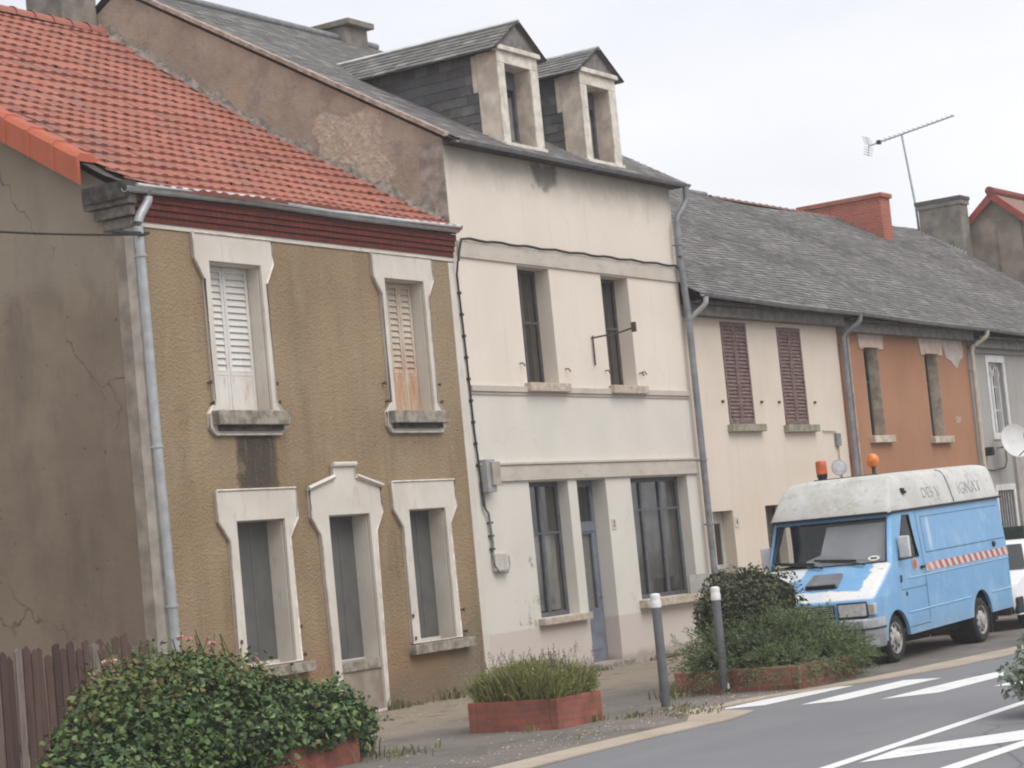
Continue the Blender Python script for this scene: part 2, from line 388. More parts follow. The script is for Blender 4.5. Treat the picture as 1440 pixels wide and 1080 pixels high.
def louvre(parent, mat, x0, x1, z0, z1, y, leaves=2, plain_to=.25, slat=.075, lab=None, thick=.035):
    w = (x1-x0)/leaves; out = []
    for k in range(leaves):
        a, b = x0+k*w+.004, x0+(k+1)*w-.004; m = MB(); st = .055
        m.box(a, a+st, y, y+thick, z0, z1); m.box(b-st, b, y, y+thick, z0, z1)
        m.box(a+st, b-st, y, y+thick, z1-.07, z1); m.box(a+st, b-st, y, y+thick, z0, z0+.07)
        zs = z0+(z1-z0)*plain_to
        if plain_to > .05:
            m.box(a+st, b-st, y+.006, y+thick-.006, z0+.07, zs); m.box(a+st, b-st, y+.002, y+thick-.002, zs, zs+.05); zs += .05
        else: zs = z0+.07
        n = max(3, int((z1-.07-zs)/slat)); p = (z1-.07-zs)/n
        for i in range(n):
            zc = zs+(i+.5)*p
            m.add([(a+st, y+.004, zc-p*.45), (b-st, y+.004, zc-p*.45), (b-st, y+.008, zc-p*.3), (a+st, y+.008, zc-p*.3), (a+st, y+thick-.003, zc+p*.42), (b-st, y+thick-.003, zc+p*.42), (b-st, y+thick-.004, zc+p*.62), (a+st, y+thick-.004, zc+p*.62)],
                  [(0, 1, 2, 3), (3, 2, 6, 7), (4, 7, 6, 5), (0, 4, 5, 1), (0, 3, 7, 4), (1, 5, 6, 2)])
        o = m.build('shutter', mat, parent)
        if lab: o['label'] = lab
        out.append(o)
    return out
def window(parent, x0, x1, z0, z1, y, mat, cols=2, bars=(), fw=.042, th=.05, curtain=None, name='window', gl=None):
    m = MB(); w = (x1-x0)
    m.plate(rect(x0, x1, z0, z1), [rect(x0+fw, x1-fw, z0+fw, z1-fw)], y, y+th)
    for k in range(1, cols):
        xc = x0+w*k/cols; m.box(xc-fw*.55, xc+fw*.55, y-.006, y+th-.004, z0+fw, z1-fw)
    for zb in bars:
        m.box(x0+fw, x1-fw, y+.004, y+th-.008, zb-.02, zb+.02)
    f = m.build(name, mat, parent)
    p = MB(); p.box(x0+fw*.8, x1-fw*.8, y+.022, y+.028, z0+fw*.8, z1-fw*.8); p.build('pane', gl or M_GLASS, f)
    if curtain:
        c = MB(); a, b, zc0, zc1 = curtain; n = 40; pts = []
        for i in range(n+1):
            x = a+(b-a)*i/n; yy = y+.085+.012*math.sin(i*1.9)
            pts.append([(x, yy, zc0), (x, yy, zc1)])
        c.rings(pts, cap=False, closed=False); c.build('curtain', M_CURTD if x1-x0 > 1.5 else M_CURT, f, smooth=60, recalc=False)
    return f
def half_gutter(parent, mat, pts, r=.07, name='gutter', lip=True):
    m = MB(); pts = [Vector(p) for p in pts]; ring = []
    for p in pts:
        ring.append([p+Vector((0, r*math.cos(a), r*math.sin(a))) for a in [math.pi+math.pi*k/8 for k in range(9)]] + [p+Vector((0, (r-.008)*math.cos(a), (r-.008)*math.sin(a))) for a in [2*math.pi-math.pi*k/8 for k in range(9)]])
    m.rings(ring); 
    if lip: m.tube([p+Vector((0, -r, .004)) for p in pts], .012, 6)
    return m.build(name, mat, parent, smooth=40)
def pipe(parent, mat, pts, r=.05, clips=(), name='downpipe'):
    # a smooth polyline pipe with socket joints
    P = [Vector(p) for p in pts]; out = [P[0]]
    for i in range(1, len(P)-1):
        a, b, c = P[i-1], P[i], P[i+1]; k = min(.09, (a-b).length*.4, (c-b).length*.4)
        p0 = b+(a-b).normalized()*k; p1 = b+(c-b).normalized()*k
        for t in (0, .33, .67, 1): out.append(p0*(1-t)**2+b*2*t*(1-t)+p1*t*t)
    out.append(P[-1]); m = MB(); m.tube(out, r, 12); o = m.build(name, mat, parent, smooth=50)
    for z, x, y in clips:
        c = MB(); c.lathe([(r+.004, -.02), (r+.014, -.018), (r+.014, .018), (r+.004, .02)], Matrix.Translation((x, y, z)), 12)
        c.box(x-.015, x+.015, y, y+r+.06, z-.012, z+.012); c.build('pipe_clip', mat, o)
    return o
# ------------------------------------------------------------------ ground
def poly_sheet(name, pts, z, mat, kind='structure'):
    m = MB(); tri = tessellate_polygon([[Vector((p[0], p[1], 0)) for p in pts]])
    m.add([(p[0], p[1], p[2] if len(p) > 2 else z) for p in pts], [tuple(t) for t in tri])
    for i, f in enumerate(m.f):
        a, b, c = [Vector(m.v[k]) for k in f]
        if (b-a).cross(c-a).z < 0: m.f[i] = f[::-1]
    o = m.build(name, mat, None, recalc=False); o['kind'] = kind; return o
g = G('asphalt', .8, .3)
c = g.mix(g.step(g.noise(.35, 5), .3, .7), (.175, .178, .19), (.205, .207, .217))
c = g.mix(g.mul(g.step(g.noise(1.2, 5, .6, g.vec((.25, 1.5, 1))), .45, .75), .4), c, (.235, .235, .24))
c = g.mix(g.mul(g.step(g.voro(60), .0, .5), .22), c, (.12, .12, .125))
c = g.mix(g.mul(g.step(g.noise(70, 4, .8), .58, .7), .35), c, (.29, .29, .29))
c = g.mix(g.mul(g.step(g.noise(.9, 6, .7), .6, .63), .25), c, (.13, .13, .138))
ck = g.mul(g.step(g.voro(.35, g.vec((1, 1, 1)), 'DISTANCE_TO_EDGE'), .0, .01, 1, 0), g.step(g.noise(.5, 3), .45, .55))
c = g.mix(g.mul(ck, .6), c, (.07, .07, .072))
g.col(c).bump(g.noise(120, 3), .35, .008); M_ASPH = g.m
g = G('worn_pavement', .9, .2)
c = g.mix(g.step(g.noise(.6, 6, .6), .35, .65), (.140, .126, .115), (.205, .182, .160))
pw = g.mul(g.step(g.xyz()[1], 14.3, 16.6), .8)
c = g.mix(pw, c, g.mix(g.noise(4, 6, .7), (.36, .30, .22), (.23, .19, .145)))
gv = g.mul(g.step(g.noise(34, 5, .75), .55, .68), g.step(g.noise(1.1, 4), .35, .6))
c = g.mix(g.mul(gv, .6), c, (.42, .38, .32))
c = g.mix(g.mul(g.step(g.noise(2.3, 6, .7), .54, .66), .6), c, (.095, .085, .078))
c = g.mix(g.mul(g.step(g.noise(9, 6, .7), .6, .7), g.step(g.noise(.9, 3), .5, .65)), c, (.13, .14, .075))
g.col(c).bump(g.math('ADD', g.noise(50, 4, .7), g.mul(g.noise(8, 4), .7)), .6, .02); M_PAVE = g.m
g = G('kerb_concrete', .9, .2)
c = g.mix(g.step(g.noise(1, 6, .6), .3, .7), (.34, .285, .225), (.42, .36, .295))
c = g.mix(g.mul(g.step(g.noise(7, 6, .7), .55, .7), .5), c, (.24, .2, .16))
g.col(c).bump(g.noise(40, 4), .3, .01); M_KERB = g.m
g = G('road_paint', .7, .3)
w = g.math('MAXIMUM', g.step(g.noise(22, 6, .75), .56, .68), g.mul(g.step(g.noise(2.2, 5, .7), .55, .7), .6))
g.col(g.mix(g.mul(w, .7), g.mix(g.noise(3, 3), (.64, .64, .63), (.74, .74, .725)), (.3, .3, .3))); M_PAINT = g.m
g = G('dry_ground', .95, .1)
g.col(g.mix(g.step(g.noise(.3, 6), .35, .65), (.16, .14, .10), (.12, .13, .07))); M_EARTH = g.m
poly_sheet('ground', [(-500, -500), (700, -500), (700, 700), (-500, 700)], -.16, M_EARTH)
ROADZ = -.03
poly_sheet('road', [(-120, -7), (300, -34), (300, 26), (26.0, 12.4), (-120, 12.4)], ROADZ, M_ASPH)
edge = [(-120, 10.95), (15, 10.95), (19.4, 10.95), (21.3, 10.85), (22.1, 11.0), (22.5, 11.75), (23.8, 11.62), (24.6, 11.35), (25.7, 10.95), (26.9, 10.6), (28.4, 10.42), (32, 10.2), (45, 9.4), (110, 5.0), (300, -8)]
back = [(-120, 11.55), (15, 11.55), (19.4, 11.5), (21.3, 11.42), (22.0, 11.75), (22.3, 12.12), (23.8, 12.0), (24.7, 11.72), (25.8, 11.45), (27.0, 11.25), (28.6, 11.1), (32.1, 10.8), (45, 10.0), (110, 5.6), (300, -7.4)]
m = MB()
m.rings([[(a[0], a[1], ROADZ+.003), (a[0], a[1], ROADZ+.02), (b[0], b[1], .004), (b[0], b[1]+.02, -.05)] for a, b in zip([(x*1.0154, y*1.0154) for x, y in edge], back)], cap=False, closed=False)
m.build('kerb_strip', M_KERB, None)['kind'] = 'structure'
poly_sheet('pavement', [(b[0], b[1]) for b in back]+[(300, 60), (-120, 60)], 0.0, M_PAVE)
poly_sheet('far_pavement', [(-120, -30), (300, -60), (300, -34.5), (-120, -7.5)], .05, M_PAVE)
MZ = ROADZ+.004; k_ = (1.95-MZ)/1.95
marks = [[(22.55, 11.72), (22.9, 11.25), (24.33, 11.12), (25.06, 11.07), (25.0, 11.3), (23.76, 11.62)],
         [(22.69, 10.71), (23.0, 10.33), (24.23, 10.24), (25.51, 10.12), (25.48, 10.6), (23.74, 10.7)],
         [(22.9, 9.83), (23.41, 9.34), (25.5, 9.25), (25.9, 9.25), (25.9, 9.6), (25.01, 9.7)],
         [(23.86, 8.87), (23.9, 8.5), (26.2, 8.35), (26.2, 8.75)],
         [(10.0, 7.68), (10.0, 7.53), (16.6, 7.6), (21.62, 7.70), (22.6, 7.72), (22.6, 7.84), (21.56, 7.83), (16.65, 7.75)],
         [(16.93, 7.52), (17.31, 7.22), (18.21, 6.55), (18.5, 6.3), (19.4, 6.3), (19.01, 6.83), (17.89, 7.56)],
         [(14.0, 7.52), (14.4, 7.0), (14.9, 6.3), (15.8, 6.3), (15.0, 7.54)],
         [(10, 6.55), (10, 6.4), (16.35, 6.42), (20.2, 6.3), (20.2, 6.46), (16.39, 6.6)]]
for q in marks: poly_sheet('road_marking', [(x*k_, y*k_) for x, y in q], MZ, M_PAINT)
# ------------------------------------------------------------------ ochre house
X1, X3 = 20.72, 27.96; YF = 18.2
H1 = thing('ochre_house', 'ochre roughcast house with red clay tile roof and white window surrounds', 'house', (X1, YF, 0))
def sur_outline(cx, top, sh, tp, wt, ws, bot, wb=None, flare=None):
    o = [(cx-wt, top), (cx-wt, sh), (cx-ws, tp)]
    if flare:
        f0, f1, wf = flare
        o += [(cx-ws, f0), (cx-wf, f1), (cx-wf, bot+.1), (cx-wf+.1, bot), (cx+wf-.1, bot), (cx+wf, bot+.1), (cx+wf, f1), (cx+ws, f0)]
    else: o += [(cx-ws-.03, bot), (cx+ws+.03, bot)]
    return o+[(cx+ws, tp), (cx+wt, sh), (cx+wt, top)]
ops = {'w1': (22.11, 23.18, 4.18, 6.14), 'w2': (26.03, 27.03, 4.2, 6.14), 'g1': (22.22, 23.22, .84, 2.75), 'gd': (24.19, 25.14, .70, 2.75), 'g3': (26.12, 27.05, .84, 2.77)}
m = MB(); m.plate(rect(X1, X3, -.1, 6.62), [rect(*v) for v in ops.values()], YF, YF+.3); m.build('front_wall', M_OCHRE, H1)
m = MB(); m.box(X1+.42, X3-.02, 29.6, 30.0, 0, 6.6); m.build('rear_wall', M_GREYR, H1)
ys = [18.5, 30.0, 30.0, 24.85, 21.2, 18.5]; zs = [-.1, -.1, 7.55, 11.28, 8.72, 7.06]
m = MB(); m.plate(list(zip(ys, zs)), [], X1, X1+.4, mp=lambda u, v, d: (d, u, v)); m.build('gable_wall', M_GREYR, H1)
M_QUOIN = plain('pale_quoin_render', (.42, .38, .335), .9, .22, 3, .15, bump=.25)
M_QUOIN2 = plain('grey_quoin_render', (.27, .232, .195), .9, .25, 3, .15, bump=.25)
bx('quoin', M_QUOIN, H1, X1-.02, X1+.09, YF-.025, YF+.12, -.1, 6.5)
bx('quoin', M_QUOIN2, H1, X1-.012, X1+.1, YF+.121, YF+.31, -.1, 6.45)
bx('quoin', M_SURR, H1, X3-.17, X3-.012, YF-.012, YF+.1, -.1, 6.48)
def surround(outline, op, name='window_surround', y=YF-.045):
    m = MB(); m.plate(outline, [rect(*op)], y, YF+.01)
    o = m.build(name, M_SURR, H1, bev=.008)
    b = MB(); pts = [(u, y-.002, v) for u, v in outline]
    b.tube(pts+[pts[0]], .016, 6); e = b.build('surround_edge', M_WHITEE, o, smooth=60)
    q = MB()      # inner reveal lining
    for (a0, a1) in ((op[0], op[0]+.012), (op[1]-.012, op[1])): q.box(a0, a1, YF+.012, YF+.3, op[2], op[3]-.012)
    q.box(op[0], op[1], YF+.012, YF+.3, op[3]-.012, op[3]); q.build('reveal', M_SURR, o)
    return o
M_WHITEE = plain('edge_white', (.62, .58, .52), .7, .2, 6)
def sill(x0, x1, z0, z1, y0=YF-.17, mat=M_SILL, name='sill'): return bx(name, mat, H1, x0, x1, y0, YF+.3, z0, z1, bev=.012)
surround(sur_outline(22.63, 6.5, 6.17, 5.9, .81, .64, 3.87, flare=(4.3, 4.14, .78)), ops['w1']); sill(21.9, 23.40, 3.99, 4.179)
surround(sur_outline(26.52, 6.5, 6.16, 5.92, .76, .6, 3.89, flare=(4.32, 4.18, .74)), ops['w2']); sill(25.82, 27.22, 4.02, 4.199)
for x0, x1, zz in ((22.0, 23.3, 3.99), (25.9, 27.12, 4.02)): bx('sill', M_DARKW, H1, x0, x1, YF-.1, YF-.04, zz-.07, zz-.002)
surround(sur_outline(22.68, 3.15, 2.75, 2.5, .82, .62, .86), ops['g1']); sill(21.97, 23.50, .70, .839, YF-.14)
surround(sur_outline(26.54, 3.18, 2.79, 2.53, .80, .60, .86), ops['g3']); sill(25.85, 27.40, .70, .839, YF-.14)
cx = 24.62
od = [(cx-.82, 3.12), (cx-.82, 2.74), (cx-.64, 2.5), (cx-.6, -.05), (cx+.6, -.05), (cx+.64, 2.5), (cx+.82, 2.76), (cx+.82, 3.12), (cx+.24, 3.26), (cx+.24, 3.44), (cx-.24, 3.44), (cx-.24, 3.27)]
od[3] = (cx-.57, -.05); od[4] = (cx+.57, -.05)
m = MB(); m.plate(od, [rect(24.19, 25.14, .03, 2.75)], YF-.05, YF+.01); o = m.build('door_surround', M_SURR, H1, bev=.008)
b = MB(); pts = [(u, YF-.052, v) for u, v in od]; b.tube(pts[4:]+pts[:4], .017, 6); b.build('surround_edge', M_WHITEE, o, smooth=60)
b = MB(); b.tube([(cx-.86, YF-.07, 3.13), (cx-.26, YF-.07, 3.28)], .035, 6); b.tube([(cx+.26, YF-.07, 3.28), (cx+.86, YF-.07, 3.13)], .035, 6); b.tube([(cx-.27, YF-.07, 3.45), (cx+.27, YF-.07, 3.45)], .035, 6); b.build('pediment_moulding', M_SURR, o, smooth=60)
q = MB()
for a0, a1 in ((24.19, 24.2), (25.13, 25.14)): q.box(a0, a1, YF+.012, YF+.3, .7, 2.738)
q.box(24.19, 25.14, YF+.012, YF+.3, 2.738, 2.75); q.build('reveal', M_SURR, o)
bx('sill', M_SILL, H1, 24.195, 25.135, YF-.03, YF+.3, .6, .74, bev=.01)
bx('infill', plain('infill_render', (.27, .225, .18), .9, .2, 4, bump=.3), H1, 24.192, 25.138, YF-.004, YF+.02, 0, .598)
# shutters upstairs, grey boards downstairs
s1 = louvre(H1, M_WSHUT, 22.13, 23.16, 4.2, 6.12, YF+.2, 2, .25, .085)
s2 = louvre(H1, M_RSHUT, 26.05, 27.01, 4.22, 6.12, YF+.2, 3, .27, .085, 'white louvred shutter streaked with rust')
M_GREYBAT = plain('grey_batten', (.125, .122, .115), .6, .2, 5)
M_WHITEP = plain('post_white', (.62, .60, .57), .6, .12, 5)
def panel(x0, x1, z0, z1, fr=None):
    o = bx('window_board', M_GREYPANEL, H1, x0+.013, x1-.013, YF+.262, YF+.29, z0, z1-.013)
    if fr:
        m = MB(); m.box(*fr[:2], YF+.22, YF+.261, z0, z1-.014); m.build('board_post', M_WHITEP, o)
    m = MB(); xm = x0+(x1-x0)*.62; m.box(xm-.012, xm+.012, YF+.256, YF+.2615, z0+.06, z1-.03); m.box(x0+.014, x0+.05, YF+.25, YF+.2612, z0+.06, z1-.015); m.box(x0+.05, x1-.014, YF+.25, YF+.2612, z1-.05, z1-.014); m.build('board_batten', M_GREYBAT, o)
    m = MB(); m.box(x0+.015, x1-.015, YF+.235, YF+.261, z0+.001, z0+.06); m.build('bottom_rail', M_SURR, o)
    return o
panel(*ops['g1']); panel(*ops['gd'], fr=(24.33, 24.52)); panel(*ops['g3'])
# shutter catches
for x, z in ((21.93, 4.55), (21.95, 4.28), (23.3, 4.55), (23.32, 4.3), (25.8, 4.6), (25.84, 4.34), (27.2, 4.6), (27.22, 4.34), (23.36, 1.3), (23.4, .93), (22.1, 1.2), (25.96, 1.25), (25.98, .93), (27.27, 1.25), (27.3, .93)):
    m = MB(); m.box(x-.012, x+.012, YF-.06, YF-.0, z-.01, z+.01); m.box(x-.018, x+.018, YF-.065, YF-.05, z-.025, z+.025); m.build('shutter_catch', M_IRON, H1)
# plaster band + brick cornice
bx('plaster_band', M_SURR, H1, X1+.15, X3-.01, YF-.02, YF+.05, 6.5, 6.56)
m = MB()
for k, (z0, z1, d) in enumerate(((6.56, 6.64, .035), (6.642, 6.72, .06), (6.722, 6.80, .085), (6.802, 6.90, .11))): m.box(X1-.02+.001*k, X3-.03, YF-d, YF+.1, z0, z1)
m.build('brick_cornice', M_GLAZED, H1)
for k in range(3): bx('corbel', plain('corbel_stone', (.16, .145, .13), .95, .35, 8, bump=.4), H1, X1-.06-.06*k, X1-.022, YF-.06-.04*k, YF+.42+.1*k, 6.48+.14*k, 6.61+.14*k, bev=.015)
half_gutter(H1, M_ZINC, [(20.45, 18.03, 6.93), (23.0, 18.03, 6.975), (25.2, 18.03, 6.945), (27.9, 18.03, 6.97)], .055)
bx('fascia', M_DARKW, H1, 20.5, X3-.05, 18.06, 18.085, 6.905, 7.0)
m = MB(); m.tube([(20.62, 17.97, 6.97), (23.0, 17.98, 7.02), (24.6, 17.99, 6.98), (26.2, 17.96, 6.975), (27.92, 17.97, 7.005)], .028, 8); m.build('gutter_trim', M_ZINCW, H1, smooth=60)
PR1 = [(17.96, 6.98), (18.4, 7.18), (21.2, 8.88), (24.85, 11.45)]
# soffit, then every tile
m = MB(); sheet(m, 20.52, X3, PR1, .03); sheet(m, 20.52, X3, [(24.85, 11.45), (30.6, 7.3)], .0); m.build('roof_deck', M_DARKW, H1, recalc=False)
def clay(mb, xa, xb, prof, tw=.225, th=.345):
    L = [0]
    for i in range(1, len(prof)): L.append(L[-1]+math.dist(prof[i], prof[i-1]))
    def at(d):
        d = min(max(d, 0), L[-1])
        for i in range(1, len(prof)):
            if d <= L[i]+1e-9:
                k = (d-L[i-1])/(L[i]-L[i-1]); a, b = prof[i-1], prof[i]; t = math.dist(a, b)
                return a[0]+(b[0]-a[0])*k, a[1]+(b[1]-a[1])*k, -(b[1]-a[1])/t, (b[0]-a[0])/t
    P = [(0, .022), (.10, .029), (.22, .021), (.34, .010), (.5, .007), (.66, .010), (.78, .021), (.90, .029), (1, .022)]
    for r_ in range(int(L[-1]/th)+1):
        d0, d1 = r_*th, min((r_+1.12)*th, L[-1])
        if d1-d0 < .08: continue
        for c_ in range(int((xb-xa)/tw)+1):
            x0 = xa+c_*tw+(tw*.5 if r_ % 2 else 0)-(tw*.5 if r_ % 2 and c_ == 0 else 0); x1 = min(xa+(c_+1)*tw+(tw*.5 if r_ % 2 else 0), xb)
            if x1-x0 < .05: continue
            j = random.uniform(-.012, .012)+(random.uniform(-.05, -.02) if random.random() < .02 else 0); hj = random.uniform(-.004, .007); sag = .02*math.sin(x0*1.1+r_*.35)
            y0, z0, ny, nz = at(d0+j if r_ else d0); y1, z1, ny1, nz1 = at(d1); n = len(P); vs = []
            for yy, zz, a, b, k in ((y0, z0, ny, nz, -.01), (y0, z0, ny, nz, None), (y1, z1, ny1, nz1, 0)):
                for p, h in P:
                    hh = k if k == -.01 else (h+.026+hj if k is None else h*.6)
                    vs.append((x0+(x1-x0)*p, yy+a*hh, zz+b*hh+sag))
            mb.add(vs, [(i+q*n, i+1+q*n, i+1+n+q*n, i+n+q*n) for q in (0, 1) for i in range(n-1)])
m = MB(); clay(m, 20.72, X3-.02, PR1); m.build('tile_roof', M_TILE, H1, recalc=False)
# missing tile patch of pale mortar, ridge tiles, verge tiles, fillet against the party wall
PRn = lambda y: (lambda i: PR1[i][1]+(PR1[i+1][1]-PR1[i][1])*(y-PR1[i][0])/(PR1[i+1][0]-PR1[i][0]))(0 if y < 18.4 else 1 if y < 21.2 else 2)
for k in range(17):
    x0 = 20.62+k*.43; m = MB(); r0 = .15
    m.rings([[(x0+s*.45, 24.85+rr*math.cos(a), 11.40+random.uniform(0, .0)+rr*math.sin(a)) for a in [math.pi*q/8 for q in range(9)]] for s, rr in ((0, r0+.02), (.12, r0+.02), (.13, r0), (1, r0))], cap=False, closed=False)
    m.build('ridge_tile', M_TILE, H1, smooth=50, recalc=False)
y = 18.75; k = 0
while y < 24.6 and k < 16:
    y1 = y+.40; m = MB(); z0, z1 = PRn(y), PRn(y1)
    def vt(yy, zz, e): return [(20.44-e, yy, zz-.30), (20.44-e, yy, zz+.02+e), (20.50, yy, zz+.085+e), (20.72, yy, zz+.085+e), (20.80, yy, zz+.03+e), (20.80, yy, zz-.0), (20.47, yy, zz-.0), (20.47, yy, zz-.30)]
    e1 = .0
    m.rings([vt(y, z0, .022), vt(y+.05, z0+(z1-z0)*.12, .022), vt(y+.06, z0+(z1-z0)*.14, .006), vt(y1+.03, z1+.03*(z1-z0)/.4, .0)])
    m.build('verge_tile', M_VERGE, H1); y = y1; k += 1
m = MB(); m.box(20.46, 20.5, 18.0, 18.75, 6.82, 7.03); m.box(20.505, 20.7, 18.05, 18.74, 6.9, 7.04); m.build('bargeboard', M_DARKW, H1)
m = MB()
fe = [(X3-.13+.05*math.sin(i*1.3)+random.uniform(-.045, .045), 18.3+i*.11, .14+.05*math.sin(i*.9)+random.uniform(-.03, .05)) for i in range(61)]
m.rings([[(a, y, PRn(y)+.03), (a*.5+X3*.5, y, PRn(y)+.07+random.uniform(-.01, .02)), (X3-.001, y, PRn(y)+h)] for a, y, h in fe], cap=False, closed=False)
m.build('mortar_fillet', plain('grey_mortar', (.22, .19, .165), .95, .4, 9, .1, bump=.6), H1, recalc=False)
m = MB(); m.box(27.1, X3-.01, 24.93, 25.75, 10.2, 13.6); m.build('chimney', M_CHIM, H1, bev=.03)
pipe(H1, M_ZINC, [(20.86, 18.02, 6.92), (20.86, 18.02, 6.80), (20.68, 18.06, 6.55), (20.70, 18.06, 4), (20.76, 18.06, 0)], .06, [(6.1, 20.685, 18.06), (3.72, 20.704, 18.06), (1.75, 20.735, 18.06)])
# ------------------------------------------------------------------ tall cream house
X4 = 35.3
H3 = thing('cream_house', 'tall cream rendered house with slate roof and two stone dormers', 'house', (X3, YF, 0))
o3 = {'u1': (29.78, 30.76, 4.67, 6.56), 'u2': (32.46, 33.40, 4.67, 6.56), 'g1': (29.52, 30.72, .95, 3.10), 'dr': (31.0, 31.95, .1, 3.10), 'g2': (32.8, 34.86, 1.02, 3.10)}
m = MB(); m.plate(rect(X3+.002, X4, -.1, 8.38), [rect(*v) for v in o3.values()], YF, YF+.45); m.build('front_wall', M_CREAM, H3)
gy = [18.655, 30.3, 30.3, 24.45, 18.205, 18.205, 18.655]; gz = [-.1, -.1, 8.7, 12.08, 8.42, 8.385, 8.385]
m = MB(); m.plate(list(zip(gy, gz)), [], X3+.003, X3+.4, mp=lambda u, v, d: (d, u, v)); m.build('gable_wall', M_CRUM, H3)
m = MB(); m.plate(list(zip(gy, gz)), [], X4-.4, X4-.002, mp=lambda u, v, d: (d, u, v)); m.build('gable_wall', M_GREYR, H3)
bx('quoin', plain('crumbled_quoin', (.30, .265, .23), .95, .35, 5, bump=.5), H3, X3-.004, X3+.3, YF+.002, YF+.455, 7.0, 8.37)
bx('rear_wall', M_GREYR, H3, X3+.45, X4-.45, 29.8, 30.2, 0, 8.6)
bx('upper_floor', M_DARK, H3, X3+.42, X4-.42, YF+.46, 29.7, 3.5, 3.7); bx('upper_floor', M_DARK, H3, X3+.42, X4-.42, YF+.46, 29.7, 7.2, 7.4)
bx('partition', M_DARK, H3, X3+.42, X4-.42, 20.4, 20.5, 0, 7.1)
def band(z0, z1, d, x0=X3+.12, x1=X4-.06): return bx('string_course', M_BAND, H3, x0, x1, YF-d, YF+.05, z0, z1, bev=.008)
band(6.585, 6.84, .035); band(4.515, 4.61, .05); band(4.47, 4.514, .025); band(3.12, 3.37, .05); band(3.37, 3.41, .075)
def win_sill(x0, x1, z0, z1, d=.12): return bx('sill', M_SILLC, H3, x0, x1, YF-d, YF+.25, z0, z1, bev=.012)
win_sill(29.68, 30.94, 4.53, 4.669, .12); win_sill(32.38, 33.58, 4.53, 4.669, .12); win_sill(29.42, 30.92, .84, .949, .12); win_sill(32.7, 35.05, .88, 1.019, .16)
for k in ('u1', 'u2'):
    x0, x1, z0, z1 = o3[k]; window(H3, x0, x1, z0, z1, YF+.27, M_BFRAME, 2, [5.7], .06)
x0, x1, z0, z1 = o3['g1']; window(H3, x0, x1, z0, z1, YF+.20, M_DFRAME, 2, [2.28], .075, curtain=(x0+.1, x1-.1, 1.05, 2.24))
x0, x1, z0, z1 = o3['g2']; window(H3, x0, x1, z0, z1, YF+.20, M_DFRAME, 3, [2.55], .075, curtain=(x0+.1, x1-.1, 1.1, 3.0))
x0, x1, z0, z1 = o3['dr']
d = MB(); d.plate(rect(x0, x1, .1, 3.09), [rect(x0+.1, x1-.1, 2.42, 3.0), rect(x0+.16, x1-.16, .98, 2.22)], YF+.27, YF+.33); d.box(x0+.05, x1-.05, YF+.25, YF+.28, 2.26, 2.40)
d.box(x0+.14, x1-.14, YF+.262, YF+.275, .3, .85); dr = d.build('front_door', M_BLUED, H3)
p = MB(); p.box(x0+.09, x1-.09, YF+.295, YF+.30, 2.41, 3.01); p.box(x0+.15, x1-.15, YF+.295, YF+.30, .97, 2.23); p.build('door_pane', M_GLASS, dr)
c = MB(); c.box(x0+.15, x1-.15, YF+.34, YF+.345, .97, 2.23); c.build('door_curtain', M_CURT, dr)
hm = MB(); hm.tube([(x1-.09, YF+.27, 1.15), (x1-.09, YF+.22, 1.15), (x1-.2, YF+.215, 1.15)], .012, 6); hm.build('door_handle', M_IRON, dr)
bx('doorstep', M_SILL, H3, x0-.05, x1+.1, YF-.2, YF+.3, -.02, .099, bev=.015)
for x, z in ((29.6, 4.98), (31.0, 4.92), (32.32, 4.92), (33.6, 4.92), (33.5, 4.9)):
    m = MB(); m.tube([(x, YF, z), (x, YF-.06, z), (x+.04, YF-.07, z-.05)], .012, 6); m.build('shutter_catch', M_IRON, H3)
m = MB(); m.tube([(31.95, YF+.02, 5.46), (31.95, YF-.5, 5.48), (31.95, YF-.82, 5.53)], .016, 6); m.tube([(31.95, YF-.03, 5.5), (31.95, YF-.03, 5.0)], .016, 6); m.box(31.92, 31.98, YF-.86, YF-.79, 5.46, 5.62); m.build('iron_bracket', M_IRON, H3)
pq = bx('house_number', plain('number_plate', (.54, .48, .41), .6, .1), H3, 32.02, 32.16, YF-.012, YF+.01, 2.25, 2.42)
text_mesh('2', .15, M_BLACK, pq, 'number_digit', Matrix.Translation((32.09, YF-.0135, 2.335)) @ Matrix.Rotation(R(90), 4, 'X'), .001)
# meter box, its conduit and the cables fixed to the facade
mb_ = bx('meter_box', plain('meter_grey', (.30, .30, .30), .5, .15), H3, 28.1, 28.34, YF-.16, YF, 2.96, 3.46, bev=.01)
bx('meter_lid', plain('meter_lid_beige', (.36, .32, .27), .6, .15), mb_, 28.2, 28.42, YF-.2, YF-.163, 3.06, 3.42, bev=.008)
m = MB(); m.tube([(28.12, YF-.05, 2.97), (28.12, YF-.05, 2.72), (28.2, YF-.05, 2.64), (28.25, YF-.04, 2.2), (28.24, YF-.03, 1.95)], .022, 6); m.build('conduit', M_ZINCD, H3, smooth=60)
for z in (2.5, 2.3, 2.1): bx('conduit_clip', M_IRON, H3, 28.2, 28.29, YF-.06, YF, z-.015, z+.015)
jb = bx('junction_box', plain('painted_box', (.50, .465, .42), .7, .12), H3, 28.24, 28.62, YF-.07, YF, 1.76, 2.02, bev=.01)
m = MB(); m.tube([(28.22, YF-.05, 1.98), (28.22, YF-.06, 1.86), (28.3, YF-.075, 1.74), (28.55, YF-.075, 1.73), (28.64, YF-.06, 1.84), (28.64, YF-.05, 1.98)], .016, 6); m.build('conduit', M_ZINCD, jb, smooth=60)
m = MB(); pts = [(X3-.04, YF-.12, 6.5), (X3+.02, YF-.1, 6.62), (X3+.2, YF-.05, 6.86)]
for i in range(1, 31): pts.append((X3+.2+7.0*i/30, YF-.05, 6.875+.012*math.sin(i*1.7)))
